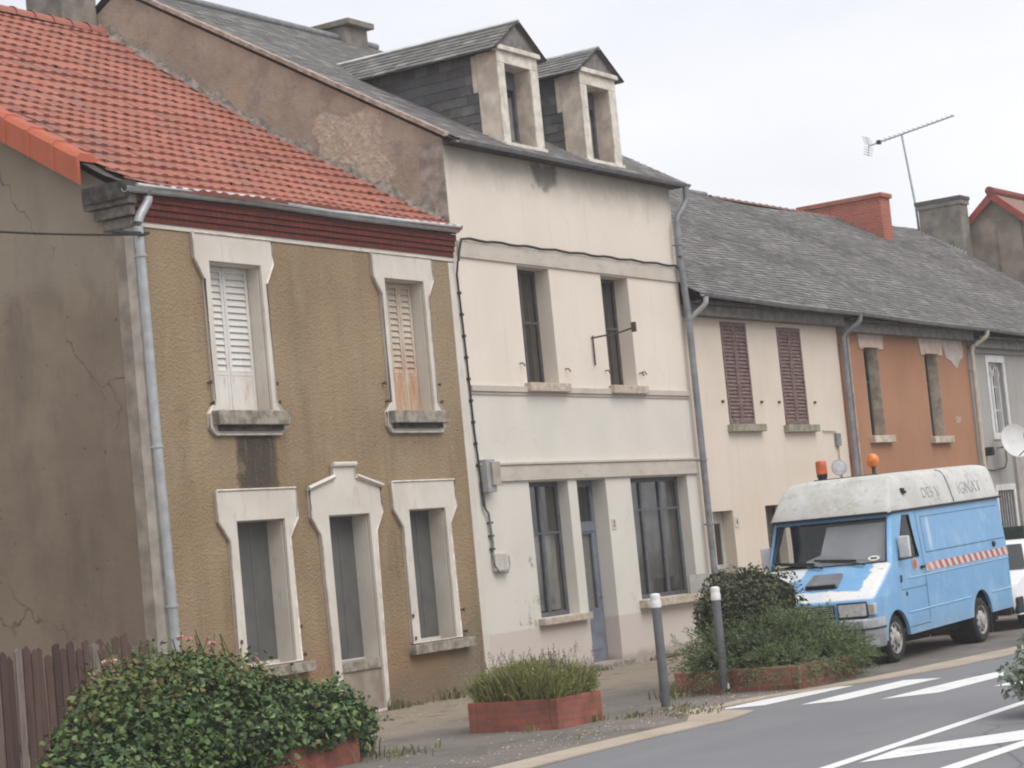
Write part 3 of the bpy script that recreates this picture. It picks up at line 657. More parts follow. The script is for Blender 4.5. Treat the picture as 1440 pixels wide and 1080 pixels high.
pts += [(X4-.02, YF-.12, 6.72), (X4+.12, YF-.12, 6.4)]; m.tube(pts, .021, 6); m.build('facade_cable', M_CABLE, H3, smooth=60)
m = MB(); m.tube([(X3-.03, YF-.1, 6.5), (X3+.0, YF-.04, 6.3), (X3+.07, YF-.03, 5.0), (X3+.09, YF-.03, 3.9), (X3+.12, YF-.04, 3.3), (X3+.13, YF-.05, 2.75)], .017, 6); m.build('facade_cable', M_CABLE, H3, smooth=60)
for k in range(9): bx('cable_clip', M_CABLE, H3, X3+.02+.008*k, X3+.07+.008*k, YF-.05, YF, 6.0-.33*k, 6.04-.33*k)
# roof
PR3 = [(17.98, 8.40), (24.45, 12.2)]
m = MB(); sheet(m, X3-.06, X4+.28, PR3, .03); sheet(m, X3-.06, X4+.1, [(24.45, 12.2), (30.5, 8.6)], 0); m.build('roof_deck', M_DARKW, H3, recalc=False)
m = MB(); slope_roof(m, X3+.02, X4+.3, PR3, .22, .15); m.build('slate_roof', M_SLATE, H3, recalc=False)
m = MB()
for i in range(40):
    ya, yb = 18.1+i*.158, 18.1+(i+1)*.158; za, zb = 8.47+(ya-18.1)*.587, 8.47+(yb-18.1)*.587; j = random.uniform(-.012, .012)
    m.box(X3-.07+j, X3+.10, ya, yb, .02, .095, Matrix(((1, 0, 0, 0), (0, 1, 0, 0), (0, .587, 1, 8.40-18.1*.587), (0, 0, 0, 1))))
m.build('verge_mortar', M_MORTAR, H3)
bx('eave_board', M_DARKW, H3, X3+.02, X4+.25, 17.99, YF+.1, 8.32, 8.375)
half_gutter(H3, M_ZINCD, [(X3+.05, 17.94, 8.36), (X4+.3, 17.94, 8.35)], .045, lip=True)
m = MB(); m.tube([(X3-.05, 24.45, 12.24), (X4+.2, 24.45, 12.24)], .075, 8); m.build('ridge_flashing', M_ZINCD, H3, smooth=60)
ch = MB(); ch.box(34.22, 34.95, 24.25, 25.75, 11.2, 12.45); co = ch.build('chimney', M_CHIM, H3, bev=.03)
bx('chimney_slab', M_CHIM, co, 34.15, 35.02, 24.12, 25.85, 12.452, 12.57, bev=.02)
pipe(H3, M_ZINCD, [(35.47, 17.94, 8.32), (35.47, 17.95, 8.05), (35.20, 18.05, 7.72), (35.17, 18.05, 6.95), (35.28, 18.05, 6.1), (35.28, 18.05, 5.0), (35.28, 18.05, 0)], .06, [(7.25, 35.18, 18.05), (5.9, 35.28, 18.05), (3.35, 35.28, 18.05), (2.2, 35.28, 18.05)])
def dormer(xc, hw, za):
    ZB, ZT, yf = 8.45, 10.08, 18.22; op = (xc-hw+.19, xc+hw-.23, ZB+.12, 9.88)
    f = MB(); f.plate(rect(xc-hw, xc+hw, ZB, ZT), [rect(*op)], yf, yf+.40)
    for s in (-1, 1):
        xa = xc+s*hw
        a, b = sorted((xa, xa-s*.2)); f.box(a+.004, b-.004, yf+.401, yf+.50, 9.45, ZT-.02)
    d = f.build('dormer', M_STONE, H3, bev=.015)
    t = MB(); fr = .05
    for a, b in ((xc-hw-.012, xc-hw+.19), (xc+hw-.23, xc+hw+.012)): t.box(a, b, yf-.022, yf+.012, ZB, ZT-.2)
    t.box(xc-hw-.012, xc+hw+.012, yf-.022, yf+.012, ZT-.198, ZT); t.box(xc-hw-.05, xc+hw+.05, yf-.08, yf+.06, ZT+.001, ZT+.08)
    t.build('dormer_surround', M_STONEL, d, bev=.01)
    bx('dormer_sill', M_STONEL, d, xc-hw-.04, xc+hw+.04, yf-.06, yf+.4, ZB+.02, ZB+.119, bev=.012)
    ck = MB()
    for s in (-1, 1):
        xa = xc+s*(hw-.03); yy = [yf+.45, 18.3+(ZT-8.45)/.587]; 
        ck.add([(xa, yf+.38, ZB+.2), (xa, yf+.38, ZT), (xa, yy[1]+.3, ZT)], [(0, 1, 2)])
        laid(ck, (xa, yf+.405, ZB+.2), (0, 1, 0), (0, 0, 1), (s, 0, 0), 3.2, ZT-ZB-.2, .24, .16, .014, lambda a, b: ZB+.2+b > 8.45+(yf+.405+a-18.08)*.587-.1 and not (a < .1 and ZB+.2+b > 9.45))
    ck.build('dormer_cheek', M_SLATED, d, recalc=False)
    ov = .19; zr = za; ze = 10.07; yr = 18.08+(za-8.45)/.587+.25
    rf = MB()
    for s in (-1, 1):
        run = hw+ov; sl = math.hypot(run, zr-ze); vx, vz = -s*run/sl, (zr-ze)/sl
        o = (xc+s*run, 18.13, ze); nn = (s*vz, 0, abs(vx))
        rf.add([(xc+s*run, 18.13, ze-.02), (xc+s*run, 22.6, ze-.02), (xc, 22.6, zr-.02), (xc, 18.13, zr-.02)], [(0, 1, 2, 3)])
        laid(rf, o, (0, 1, 0), (vx, 0, vz), nn, 4.1, sl, .24, .15, .016, lambda a, b: ze+b*vz > 8.40+(18.08+a-18.08)*.587-.15)
    rf.build('dormer_roof', M_SLATE, d, recalc=False)
    pd = MB(); pd.plate([(xc-hw-.17, ZT+.02), (xc+hw+.17, ZT+.02), (xc, za-.04)], [], yf-.03, yf+.02)
    pd.build('dormer_pediment', plain('pediment_slate', (.19, .175, .165), .8, .25, 7, .2, bump=.3), d)
    fl = MB()
    for s in (-1, 1):
        fl.tube([(xc+s*(hw+ov+.005), 18.12, ze), (xc, 18.12, zr+.02)], .018, 6)
    fl.build('bargeboard', M_DARKW, d)
    rz = MB(); rz.tube([(xc, 18.11, zr+.015), (xc, yr+.3, zr+.015)], .035, 6); rz.build('ridge_flashing', M_ZINCW, d, smooth=60)
    vl = MB(); vl.tube([(xc-.02, yr+.25, zr+.02), (xc-hw-ov, 18.08+(ze-8.40)/.587+.05, ze+.06)], .04, 6); vl.build('valley_flashing', M_ZINCW, d, smooth=60)
    x0, x1, z0, z1 = op
    w = MB(); w.plate(rect(x0, x1, z0, z1), [rect(x0+.06, (x0+x1)/2-.03, z0+.06, z1-.3), rect((x0+x1)/2+.03, x1-.06, z0+.06, z1-.3)], yf+.30, yf+.35)
    w.build('dormer_window', M_DFRAME, d)
    bx('dormer_back', plain('attic_grey', (.13, .125, .125), .9, .2), d, x0-.1, x1+.1, yf+.9, yf+.92, z0-.2, z1+.1)
    b2 = MB(); b2.box((x0+x1)/2+.02, x1-.05, yf+.36, yf+.37, z0+.05, z1-.42); b2.build('dormer_board', plain('attic_board', (.22, .21, .2), .8, .2), d)
dormer(30.42, .61, 10.61); dormer(33.05, .60, 10.55)
# ------------------------------------------------------------------ low row beyond (frame B: s, t, z)
g = G('cream_render_low', .88, .2)
c = g.mix(g.step(g.noise(.7, 5), .3, .7), (.60, .515, .43), (.655, .57, .485))
c = g.mix(g.mul(g.step(g.noise(2.4, 5, .6, g.vec((2.2, 1, .16))), .5, .74), .18), c, (.42, .34, .26))
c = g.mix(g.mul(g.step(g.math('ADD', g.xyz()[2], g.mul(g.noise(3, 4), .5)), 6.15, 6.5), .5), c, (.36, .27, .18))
c = g.mix(g.mul(g.band(2, -1, .6, .3, .3), .5), c, (.36, .31, .26)); g.col(c).bump(g.noise(30, 4), .2, .01); M_LOWC = g.m
g = G('orange_render', .9, .15)
c = g.mix(g.step(g.noise(.6, 5), .3, .7), (.33, .165, .098), (.38, .20, .122))
c = g.mix(g.mul(g.step(g.noise(1.8, 6, .65), .5, .7), .5), c, (.31, .20, .135))
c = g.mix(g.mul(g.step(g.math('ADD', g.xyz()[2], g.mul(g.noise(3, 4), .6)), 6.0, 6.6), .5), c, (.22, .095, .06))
c = g.mix(g.mul(g.step(g.noise(3, 5, .6, g.vec((2.5, 1, .2))), .55, .75), .4), c, (.20, .10, .06)); g.col(c).bump(g.noise(30, 4), .25, .01); M_ORANGE = g.m
g = G('grey_render_far', .9, .15)
c = g.mix(g.step(g.noise(.7, 5), .3, .7), (.33, .315, .295), (.38, .365, .345))
c = g.mix(g.mul(g.step(g.noise(2.4, 5, .6, g.vec((2.2, 1, .16))), .5, .74), .4), c, (.23, .215, .2)); g.col(c).bump(g.noise(30, 4), .2, .01); M_GREYF = g.m
M_RIDGED = islands('weathered_ridge', (.21, .13, .11), (.27, .16, .13), (.2, .175, .16))
ZX = lambda x: .05-.016*x
PRB = [(-.42, 6.28), (6.0, 10.25)]
H4 = thing('low_cream_house', 'low cream house with brown louvred shutters and slate roof', 'house', (0, 0, 0), frame='B')
H5 = thing('orange_house', 'orange rendered house with slate roof and wide red brick chimney', 'house', (6.35, 0, 0), frame='B')
H6 = thing('grey_house', 'grey rendered house with slate roof and white lattice window', 'house', (13.1, 0, 0), frame='B')
def lowroof(h, a, b, step=.2):
    m = MB(); sheet(m, a, b, PRB, .03, ZX, .035); sheet(m, a, b, [(6.0, 10.25), (12.3, 6.3)], .0); m.build('roof_deck', M_DARKW, h, recalc=False)
    m = MB(); slope_roof(m, a, b, PRB, step, .15, ZX, .018, .006, .035); m.build('slate_roof', M_SLATE, h, recalc=False)
    z0 = 6.28
    bx('eave_board', M_DARKW, h, a+.01, b-.01, -.36, .05, z0+ZX((a+b)/2)-.11, z0+ZX((a+b)/2)-.055)
    bx('soffit', plain('eave_grey', (.15, .14, .13), .9, .3, 5), h, a+.01, b-.01, -.22, .04, 5.98+ZX((a+b)/2), z0+ZX((a+b)/2)-.112)
    half_gutter(h, M_ZINCD, [(a+.02, -.47, z0+ZX(a)-.0), ((a+b)/2, -.47, z0+ZX((a+b)/2)-.03), (b-.02, -.47, z0+ZX(b)-.01)], .06)
for h, a, b in ((H4, .0, 6.34), (H5, 6.35, 13.09), (H6, 13.1, 25.6)): lowroof(h, a, b)
def facade(h, a, b, holes, mat, th=.4):
    m = MB(); m.plate(rect(a, b, -.2, 6.25+ZX(b)), [rect(*q) for q in holes], 0, th); m.build('front_wall', mat, h)
    bx('rear_wall', mat, h, a, b, 11.6, 12, 0, 6.3); 
    ty = [th+.01, 11.59, 11.59, 6.0, th+.01]; tz = [0, 0, 6.6, 10.1, 6.55]
    m = MB(); m.plate(list(zip(ty, tz)), [], b-.35, b-.005, mp=lambda u, v, d: (d, u, v)); m.build('party_wall', M_CHIM, h)
# --- cream house with the brown shutters
h4o = [(1.40, 2.42, 4.0, 5.93), (3.66, 4.68, 3.98, 5.90), (.40, 1.16, .05, 2.42), (2.45, 3.2, 1.3, 2.46)]
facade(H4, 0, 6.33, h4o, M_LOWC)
for q in h4o[:2]:
    louvre(H4, M_BROWNS, q[0]+.01, q[1]-.01, q[2]+.01, q[3]-.01, -.01, 2, 0, .07, thick=.04)
    bx('sill', M_SILLC if 0 else plain('greenish_sill', (.27, .245, .19), .9, .25, 8), H4, q[0]-.1, q[1]+.22, -.12, .3, q[2]-.14, q[2]-.001, bev=.012)
    for s in (q[0]-.22, q[1]+.3):
        m = MB(); m.box(s-.014, s+.014, -.05, 0, 4.40, 4.45); m.build('shutter_catch', M_IRON, H4)
q = h4o[2]; d = MB(); d.plate(rect(*q), [rect(q[0]+.12, q[1]-.12, 1.45, 2.2), rect(q[0]+.12, q[1]-.12, .75, 1.33)], .22, .28)
d.box(q[0]+.1, q[1]-.1, .235, .25, .15, .66); dr = d.build('front_door', M_LOWDOOR if 0 else plain('pale_door_paint', (.40, .39, .36), .6, .15), H4)
p = MB(); p.box(q[0]+.11, q[1]-.11, .245, .25, 1.44, 2.21); p.box(q[0]+.11, q[1]-.11, .245, .25, .74, 1.34); p.build('door_pane', M_GLASS, dr)
q = h4o[3]; window(H4, *q, .18, M_BFRAME, 2, [1.9])
pq = bx('house_number', plain('number_plate', (.42, .38, .33), .5, .1), H4, 1.2, 1.35, -.012, .01, 2.1, 2.29)
text_mesh('4', .16, M_BLACK, pq, 'number_digit', Matrix.Translation((1.275, -.0135, 2.195)) @ Matrix.Rotation(R(90), 4, 'X'), .001)
pipe(H4, M_ZINC, [(.12, -.47, 6.27), (.12, -.46, 6.15), (.04, -.14, 5.9), (.03, -.13, 5.6)], .05)
m = MB(); m.tube([(5.2, -.03, 3.86), (5.75, -.03, 3.84), (5.82, -.03, 3.7), (5.83, -.03, 1.0)], .013, 6); m.build('facade_cable', plain('pale_cable', (.4, .36, .32), .6, .1), H4)
bx('cable_box', M_ZINCD, H4, 5.72, 5.9, -.07, 0, 3.55, 3.8)
# --- orange house
h5o = [(7.52, 8.24, 3.74, 5.60), (10.64, 11.36, 3.70, 5.54)]
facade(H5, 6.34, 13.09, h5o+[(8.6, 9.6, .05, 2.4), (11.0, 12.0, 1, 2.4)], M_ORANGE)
M_LINT = plain('pinkish_lintel', (.52, .40, .335), .85, .15, 4)
M_JAMB = plain('stained_jamb', (.46, .39, .31), .9, .3, 5)
for q in h5o:
    t = q[3]+.36
    m = MB(); m.plate([(q[0]-.26, t), (q[0]-.2, q[3]-.03), (q[0]-.001, q[3]-.03), (q[0]-.001, q[3]+.001), (q[1]+.001, q[3]+.001), (q[1]+.001, q[3]-.03), (q[1]+.24, q[3]-.03), (q[1]+.30, t)], [], -.03, .01); m.build('lintel', M_LINT, H5)
    j = MB(); j.box(q[1]-.014, q[1]-.002, .003, .27, q[2], q[3]); j.box(q[0]+.002, q[0]+.014, .003, .27, q[2], q[3]); j.build('jamb', M_JAMB, H5)
    window(H5, q[0]+.015, q[1]-.015, q[2], q[3], .24, M_BFRAME, 2, [4.9])
    bx('sill', M_JAMB, H5, q[0]-.12, q[1]+.22, -.12, .24, q[2]-.15, q[2]-.001, bev=.012)
window(H5, 11.0, 12.0, 1, 2.4, .2, M_DFRAME); d = MB(); d.plate(rect(8.6, 9.6, .05, 2.4), [], .2, .25); d.build('front_door', M_BLUED, H5)
m = MB(); m.plate([(11.58, 6.0), (12.78, 5.99), (12.85, 5.72), (12.83, 5.50), (12.62, 5.44), (12.40, 5.22), (12.12, 5.40), (11.86, 5.46), (11.76, 5.66)], [], -.012, .01); m.build('bare_render_patch', plain('bare_render', (.46, .41, .36), .9, .12, 5), H5)
bx('flaking_patch', plain('flaking', (.42, .31, .23), .9, .4, 9), H5, 12.0, 12.3, -.008, .01, 4.0, 4.14)
pipe(H5, M_ZINCD, [(6.55, -.47, 6.2), (6.55, -.45, 6.05), (6.38, -.12, 5.8), (6.38, -.1, 0)], .055, [(5.6, 6.38, -.1), (3.35, 6.38, -.1)])
m = MB(); m.tube([(6.62, -.1, 5.9), (6.6, -.1, 0)], .03, 8); m.build('service_pipe', plain('pale_pipe', (.34, .3, .28), .6, .2), H5)
S0 = 19.9
c = MB(); c.box(S0, S0+.6, 4.72, 7.15, 8.2, 10.62); co = c.build('chimney', M_REDBR, H5 if 0 else H6, bev=.012)
H6['label'] = 'grey rendered house with long slate roof, red brick chimney and white lattice window'
H5['label'] = 'orange rendered house with pinkish lintels and flaking paint'
bx('chimney_slab', M_REDBR, co, S0-.05, S0+.66, 4.66, 7.22, 10.622, 10.74, bev=.012)
m = MB(); m.tube([(.3, 6.0, 10.30), (5.0, 6.0, 10.29), (12.5, 6.0, 10.28)], .07, 8); m.build('ridge_flashing', M_ZINCD, H4, smooth=60)
for k in range(34):
    s0 = 12.7+k*.37
    m = MB(); m.rings([[(s0+q*.39, 6.0+rr*math.cos(a), 10.22+rr*math.sin(a)) for a in [math.pi*w/8 for w in range(9)]] for q, rr in ((0, .075), (.15, .075), (.16, .06), (1, .06))], cap=False, closed=False)
    m.build('ridge_tile', M_RIDGED, H6, smooth=50, recalc=False)
# --- grey house
h6o = [(14.25, 15.15, 3.70, 5.42), (14.0, 14.98, .9, 2.41), (18.6, 19.6, 3.6, 5.35), (17, 18, 0.05, 2.3)]
facade(H6, 13.1, 25.59, h6o, M_GREYF)
M_LATT = plain('lattice_white', (.62, .61, .6), .6, .1)
for q in (h6o[0], h6o[2]):
    m = MB(); m.plate(rect(q[0]-.13, q[1]+.13, q[2]-.1, q[3]+.16), [rect(*q)], -.03, .02); m.build('window_surround', M_LATT, H6)
    w = window(H6, *q, .1, M_LATT, 2, [q[2]+.6, q[2]+1.15], .07)
    b = MB(); cx2 = (q[0]+q[1])/2
    for s in (-1, 1):
        c0 = cx2+s*.23
        for k in range(-1, 2): b.box(c0+k*.11-.012, c0+k*.11+.012, .075, .095, q[2]+.07, q[3]-.07)
        b.tube([(c0+.2*math.cos(a), .085, q[3]-.32+.22*math.sin(a)) for a in [math.pi*i/8 for i in range(9)]], .016, 6)
    b.build('lattice', M_LATT, w)
    bx('window_backing', plain('dull_blind', (.2, .2, .2), .8, .1), w, q[0]+.05, q[1]-.05, .2, .22, q[2], q[3])
q = h6o[1]; m = MB(); m.plate(rect(q[0]-.14, q[1]+.14, q[2]-.1, q[3]+.14), [rect(*q)], -.03, .02); m.build('window_surround', M_LATT, H6)
b = MB(); [b.box(q[0]+.06+k*.155, q[0]+.10+k*.155, .01, .04, q[2]+.002, q[3]-.002) for k in range(6)]; b.build('window_grille', plain('grille_grey', (.36, .35, .35), .6, .2), H6)
window(H6, *q, .12, M_BFRAME, 2, [1.7])
d = MB(); d.plate(rect(*h6o[3]), [], .2, .25); d.build('front_door', M_DFRAME, H6)
bx('string_course', M_GREYF, H6, 13.3, 25.5, -.06, .02, 5.62, 5.75)
m = MB(); m.tube([(13.35, -.03, 2.92), (13.9, -.03, 2.88), (14.6, -.03, 2.94), (14.75, -.03, 3.1), (14.76, -.03, 3.5)], .014, 6); m.build('facade_cable', M_IRON, H6)
bx('pilaster', M_LATT if 0 else plain('pilaster_grey', (.36, .33, .30), .9, .15, 4), H6, 15.2, 15.75, -.08, .01, 0, 3.35)
bx('wall_lamp', M_BLACK, H6, 13.42, 13.6, -.22, 0, 3.22, 3.42, bev=.04)
pipe(H6, plain('cream_pipe', (.47, .42, .35), .6, .12), [(13.3, -.47, 6.08), (13.3, -.45, 5.95), (13.12, -.12, 5.72), (13.12, -.1, 0)], .055, [(5.2, 13.12, -.1)])
cm = MB(); cm.box(25.0, 25.58, 4.55, 5.84, 8.6, 10.82); co = cm.build('chimney', M_CHIM, H6, bev=.02)
bx('chimney_slab', M_DSLAB, co, 24.93, 25.64, 4.48, 5.92, 10.95, 11.06, bev=.015); bx('chimney_cap', M_CHIM, co, 24.96, 25.61, 4.51, 5.88, 10.822, 10.948)
fl = MB(); [fl.box(24.9, 24.998, 4.5+.1*i, 4.6+.1*i, 9.30+.062*i-.02, 9.42+.062*i) for i in range(14)]; fl.build('chimney_flashing', M_ZINC, co)
# --- gabled house at the end
H7 = thing('gabled_house', 'taller gabled house with red verge boards rising behind the slate roof', 'house', (26, 0, 0), frame='B')
ap, za, k = 3.9, 10.98, .88
gl = [(-1.2, -.2), (9.0, -.2), (9.0, za-k*5.1), (ap, za), (-1.2, za-k*5.1)]
m = MB(); m.plate(gl, [], 26.0, 26.4, mp=lambda u, v, d: (d, u, v)); m.build('gable_wall', plain('old_tan_render', (.31, .26, .21), .95, .28, 1.6, .1, bump=.4, bsc=8), H7)
bx('chimney_breast', plain('tan_render_breast', (.27, .225, .185), .95, .25, 2, .1, bump=.4), H7, 25.93, 25.999, 3.15, 3.88, 4, za-.72)
fw = bx('front_wall', M_GREYF, H7, 26.41, 34, -1.2, -.8, -.2, za-k*5.1-.25); bx('rear_wall', M_GREYF, H7, 26.41, 34, 8.6, 9.0, -.2, za-k*5.1-.25)
m = MB()
for s in (-1, 1): m.add([(25.8, ap, za+.12), (34, ap, za+.12), (34, ap+s*5.4, za+.12-k*5.4), (25.8, ap+s*5.4, za+.12-k*5.4), (25.8, ap, za+.02), (34, ap, za+.02), (34, ap+s*5.4, za+.02-k*5.4), (25.8, ap+s*5.4, za+.02-k*5.4)], [(0, 1, 2, 3), (4, 5, 6, 7), (0, 3, 7, 4), (2, 3, 7, 6)])
m.build('tile_roof', M_RIDGED, H7)
m = MB()
for s in (-1, 1):
    a, b = (ap+s*.0, za+.15), (ap+s*5.3, za+.15-k*5.3)
    m.add([(25.76, a[0], a[1]), (25.76, b[0], b[1]), (25.76, b[0], b[1]-.25), (25.76, a[0], a[1]-.25), (25.84, a[0], a[1]), (25.84, b[0], b[1]), (25.84, b[0], b[1]-.25), (25.84, a[0], a[1]-.25)], [(0, 1, 2, 3), (4, 5, 6, 7), (0, 1, 5, 4), (3, 2, 6, 7), (1, 2, 6, 5)])
m.build('verge_board', plain('red_verge', (.30, .06, .045), .7, .25, 5), H7)
m = MB(); m.tube([(25.7, ap, za+.16), (34, ap, za+.16)], .13, 8); m.build('ridge_tile', plain('dark_ridge', (.2, .055, .045), .8, .25, 5), H7, smooth=60)
# --- roof aerial
A = thing('roof_aerial', 'long television aerial on a mast strapped to the grey chimney', 'aerial', (25.25, 5.94, 9.5), frame='B')
m = MB(); m.tube([(25.25, 5.97, 9.7), (25.25, 6.0, 11), (25.22, 6.18, 13.15)], .032, 6, rs=[.04, .036, .028]); m.build('mast', M_ZINC, A, smooth=60)
bm0, bm1 = Vector((25.22, 7.25, 13.02)), Vector((25.3, 4.55, 13.42)); dd = (bm1-bm0)
m = MB(); m.tube([bm0, bm1], .022, 6); m.build('boom', M_ZINC, A)
for i in range(16):
    p = bm0+dd*(.16+.83*i/15); L_ = .24-.006*i
    m = MB(); m.tube([p+Vector((-L_, 0, .02)), p+Vector((L_, 0, .02))], .01, 5); m.build('element', M_ZINC, A)
m = MB(); p = bm0+dd*.12; m.box(p.x-.07, p.x+.07, p.y-.05, p.y+.05, p.z-.05, p.z+.06); m.build('dipole_box', M_BLACK, A)
for s in (-1, 1):
    m = MB(); [m.tube([bm0+Vector((-.3, .02*k, s*(.05+.07*k))), bm0+Vector((.3, .02*k, s*(.05+.07*k)))], .01, 5) for k in range(4)]; m.tube([bm0, bm0+Vector((0, .06, s*.3))], .012, 5); m.build('reflector', M_ZINC, A)
# --- dish
D = thing('satellite_dish', 'round white satellite dish with its receiver arm in front of the grey house', 'satellite dish', (14.15, 0, 3.5), frame='B')
c = Vector((14.12, -.55, 3.52)); ax = Vector((-.55, -.80, .22)).normalized()
q = ax.to_track_quat('Z', 'Y').to_matrix().to_4x4(); M = Matrix.Translation(c) @ q
m = MB(); m.lathe([(.0005, -.10), (.12, -.094), (.24, -.07), (.34, -.028), (.39, 0), (.40, .006), (.40, -.006), (.34, -.04), (.24, -.085), (.12, -.108), (.0005, -.115)], M, 32, cap=False); m.build('reflector', plain('dish_white', (.66, .66, .65), .5, .06, 3), D, smooth=60)
m = MB(); m.tube([M @ Vector((0, -.36, -.03)), M @ Vector((0, -.30, .30)), M @ Vector((0, -.05, .42))], .014, 6); m.build('arm', M_ZINCD, D)
m = MB(); m.lathe([(.0005, .36), (.035, .36), (.045, .40), (.045, .47), (.02, .49)], M @ Matrix.Translation((0, -.03, .0)), 10); m.box(c.x-.30, c.x-.16, c.y-.38, c.y-.31, 3.60, 3.66); m.build('receiver', M_BLACK, D)
m = MB(); m.tube([M @ Vector((0, 0, -.1)), Vector((14.3, -.12, 3.40)), Vector((14.3, .0, 3.40))], .022, 6); m.build('bracket', M_ZINCD, D)
# --- wall box
tag(bx('wall_box', plain('dark_green_metal', (.018, .045, .038), .5, .15), None, 13.95, 15.3, -.55, -.02, 1.15, 1.55, bev=.02), 'dark green metal box fixed low on the grey house', 'metal box')
o = bpy.data.objects['wall_box']; o.location = PB; o.rotation_euler = (0, 0, RB)
# --- overhead cable coming in to the corner of the ochre house
m = MB(); a, b = Vector((8.5, 16.9, 6.35)), Vector((20.75, 18.0, 6.36))
m.tube([a.lerp(b, t)-Vector((0, 0, .55*4*t*(1-t)*.55)) for t in [i/30 for i in range(31)]], .015, 6); m.tube([b-Vector((.7, .08, .03)), b+Vector((.1, .05, .03))], .021, 6)
tag(m.build('overhead_cable', M_CABLE, None, smooth=60, org=(20.85, 17.98, 6.4)), 'black overhead cable anchored at the corner of the ochre house', 'cable')
# --- board leaning on the sill
tag(bx('sill_board', plain('grey_board', (.34, .33, .31), .7, .12, 5), None, 34.3, 35.05, 18.05, 18.09, 1.021, 1.34, bev=.006, org=(34.6, 18.07, 1.02)), 'grey board standing on the stone sill of the wide window', 'board')
# ------------------------------------------------------------------ the blue van (x back from the front axle, y away from the road, z up)
VAN = thing('high_roof_van', 'old sky blue van with peeling bonnet, dirty white high roof and orange beacons', 'van', (28.70, 11.93, ROADZ+.03))
ORG[VAN.name] = Vector((0, 0, 0))
VW = 1.95; YM = VW/2
TILT = Matrix.Translation((1.6, 0, .5)) @ Matrix.Rotation(R(-1.25), 4, 'Y') @ Matrix.Translation((-1.6, 0, -.5)) @ Matrix.Translation((0, 0, .015))
g = G('sky_blue_paint', .42, .4)
c = g.mix(g.step(g.noise(1.3, 4), .3, .7), (.145, .335, .56), (.18, .375, .61))
x_, y_, z_ = g.xyz()
nz = g.noise(5.5, 6, .65)
hood = g.mul(g.mul(g.step(x_, .02, .0, 0, 1), g.band(2, .93, 1.45, .015)), g.step(y_, .0, .06))
wearA = g.mul(g.step(x_, -.70, -.48, 1, 0), 1)                    # front lip
wearB = g.step(y_, .48, .14)                                      # near wing side of the bonnet
wearC = g.mul(g.step(x_, -.42, -.2), g.step(y_, 1.15, 1.4))       # below the far half of the screen
wear = g.math('MAXIMUM', g.math('MAXIMUM', wearA, g.mul(wearB, .82)), wearC)
wm = g.mul(g.step(g.math('ADD', wear, g.mul(g.math('SUBTRACT', nz, .5), 1.3)), .46, .56), hood)
c = g.mix(wm, c, g.mix(g.step(g.noise(14, 5, .7), .58, .7), (.70, .69, .68), (.45, .36, .30)))
sc_ = g.mul(g.step(g.noise(6, 6, .7, g.vec((.5, 1, 4))), .64, .70), g.math('MAXIMUM', g.band(2, 1.88, 2.06, .03), g.band(2, 1.36, 1.46, .02)))
sc_ = g.mul(sc_, g.step(x_, 1.2, 1.35)); c = g.mix(g.mul(sc_, .8), c, (.58, .50, .45))
streak = g.mul(g.mul(g.band(0, 1.5, 1.62, .03, .03, 6), g.band(2, 1.5, 1.95, .1)), .6); c = g.mix(streak, c, (.55, .65, .75))
dirt = g.mul(g.step(g.math('ADD', z_, g.mul(g.noise(4, 5), .3)), .85, .5), .45); c = g.mix(g.mul(g.mul(g.step(g.noise(3, 6, .7, g.vec((3.5, 1, .22))), .56, .72), g.band(2, .45, 1.95, .2)), .3), c, (.27, .30, .32))
ru = g.mul(g.step(g.noise(8, 6, .75), .60, .68), g.math('MAXIMUM', g.band(2, .40, .56, .05), g.mul(g.band(2, .6, .82, .05), g.band(0, -.5, .5, .1)))); c = g.mix(g.mul(ru, .7), c, (.20, .11, .07))
c = g.mix(dirt, c, (.19, .25, .30))
fade = g.mul(g.step(g.noise(2.2, 6, .7), .46, .68), .42); c = g.mix(fade, c, (.36, .52, .67))
g.col(c); g.rough(g.math('ADD', .38, g.mul(wm, .4))); M_VBLUE = g.m
g = G('weathered_white_roof', .75, .25)
c = g.mix(g.step(g.noise(1.5, 6, .6), .3, .7), (.46, .455, .43), (.60, .60, .58))
c = g.mix(g.mul(g.step(g.noise(6, 6, .75), .5, .66), .6), c, (.29, .285, .24))
c = g.mix(g.mul(g.step(g.noise(30, 4, .7), .6, .7), .35), c, (.25, .25, .24)); c = g.mix(g.mul(g.mul(g.rectm(.1, .75, -5, 5, .1, .05), g.mul(g.band(1, .55, 1.4, .12, .3, 3), g.step(g.noise(5, 6, .8), .38, .62))), .55), c, (.37, .355, .30))
g.col(c); M_VROOF = g.m
M_VGREY = plain('bumper_grey', (.31, .32, .345), .6, .18, 4)
M_VTRIM = plain('black_trim', (.022, .022, .024), .55, .2)
M_VSEAM = plain('seam_shadow', (.045, .075, .11), .8, .1)  # dark blue of the panel seams and door hinge
M_VINT = plain('cab_lining', (.05, .047, .045), .9, .3, 3)
M_WIND = glass('windscreen_glass', (.82, .84, .85), .05)
M_RIM = plain('rusty_white_rim', (.36, .345, .33), .65, .35, 9, .3)
M_TYRE = plain('tyre_rubber', (.025, .025, .027), .85, .25, 10)
def fz(z): # front line of the body at height z
    P = [(.36, -.74), (.5, -.82), (.66, -.86), (.80, -.86), (.94, -.83), (.98, -.79), (1.2, -.39), (1.37, -.08), (1.41, -.03), (2.02, .24), (2.09, .27)]
    for (a, xa), (b, xb) in zip(P, P[1:]):
        if z <= b: return xa+(xb-xa)*(z-a)/(b-a)
    return P[-1][1]
def ty(z): return 0 if z < 1.25 else .065*(z-1.25)/.84
XR = 4.72
ZL = [.36, .5, .66, .80, .94, .98, 1.2, 1.37, 1.41, 2.02, 2.09]
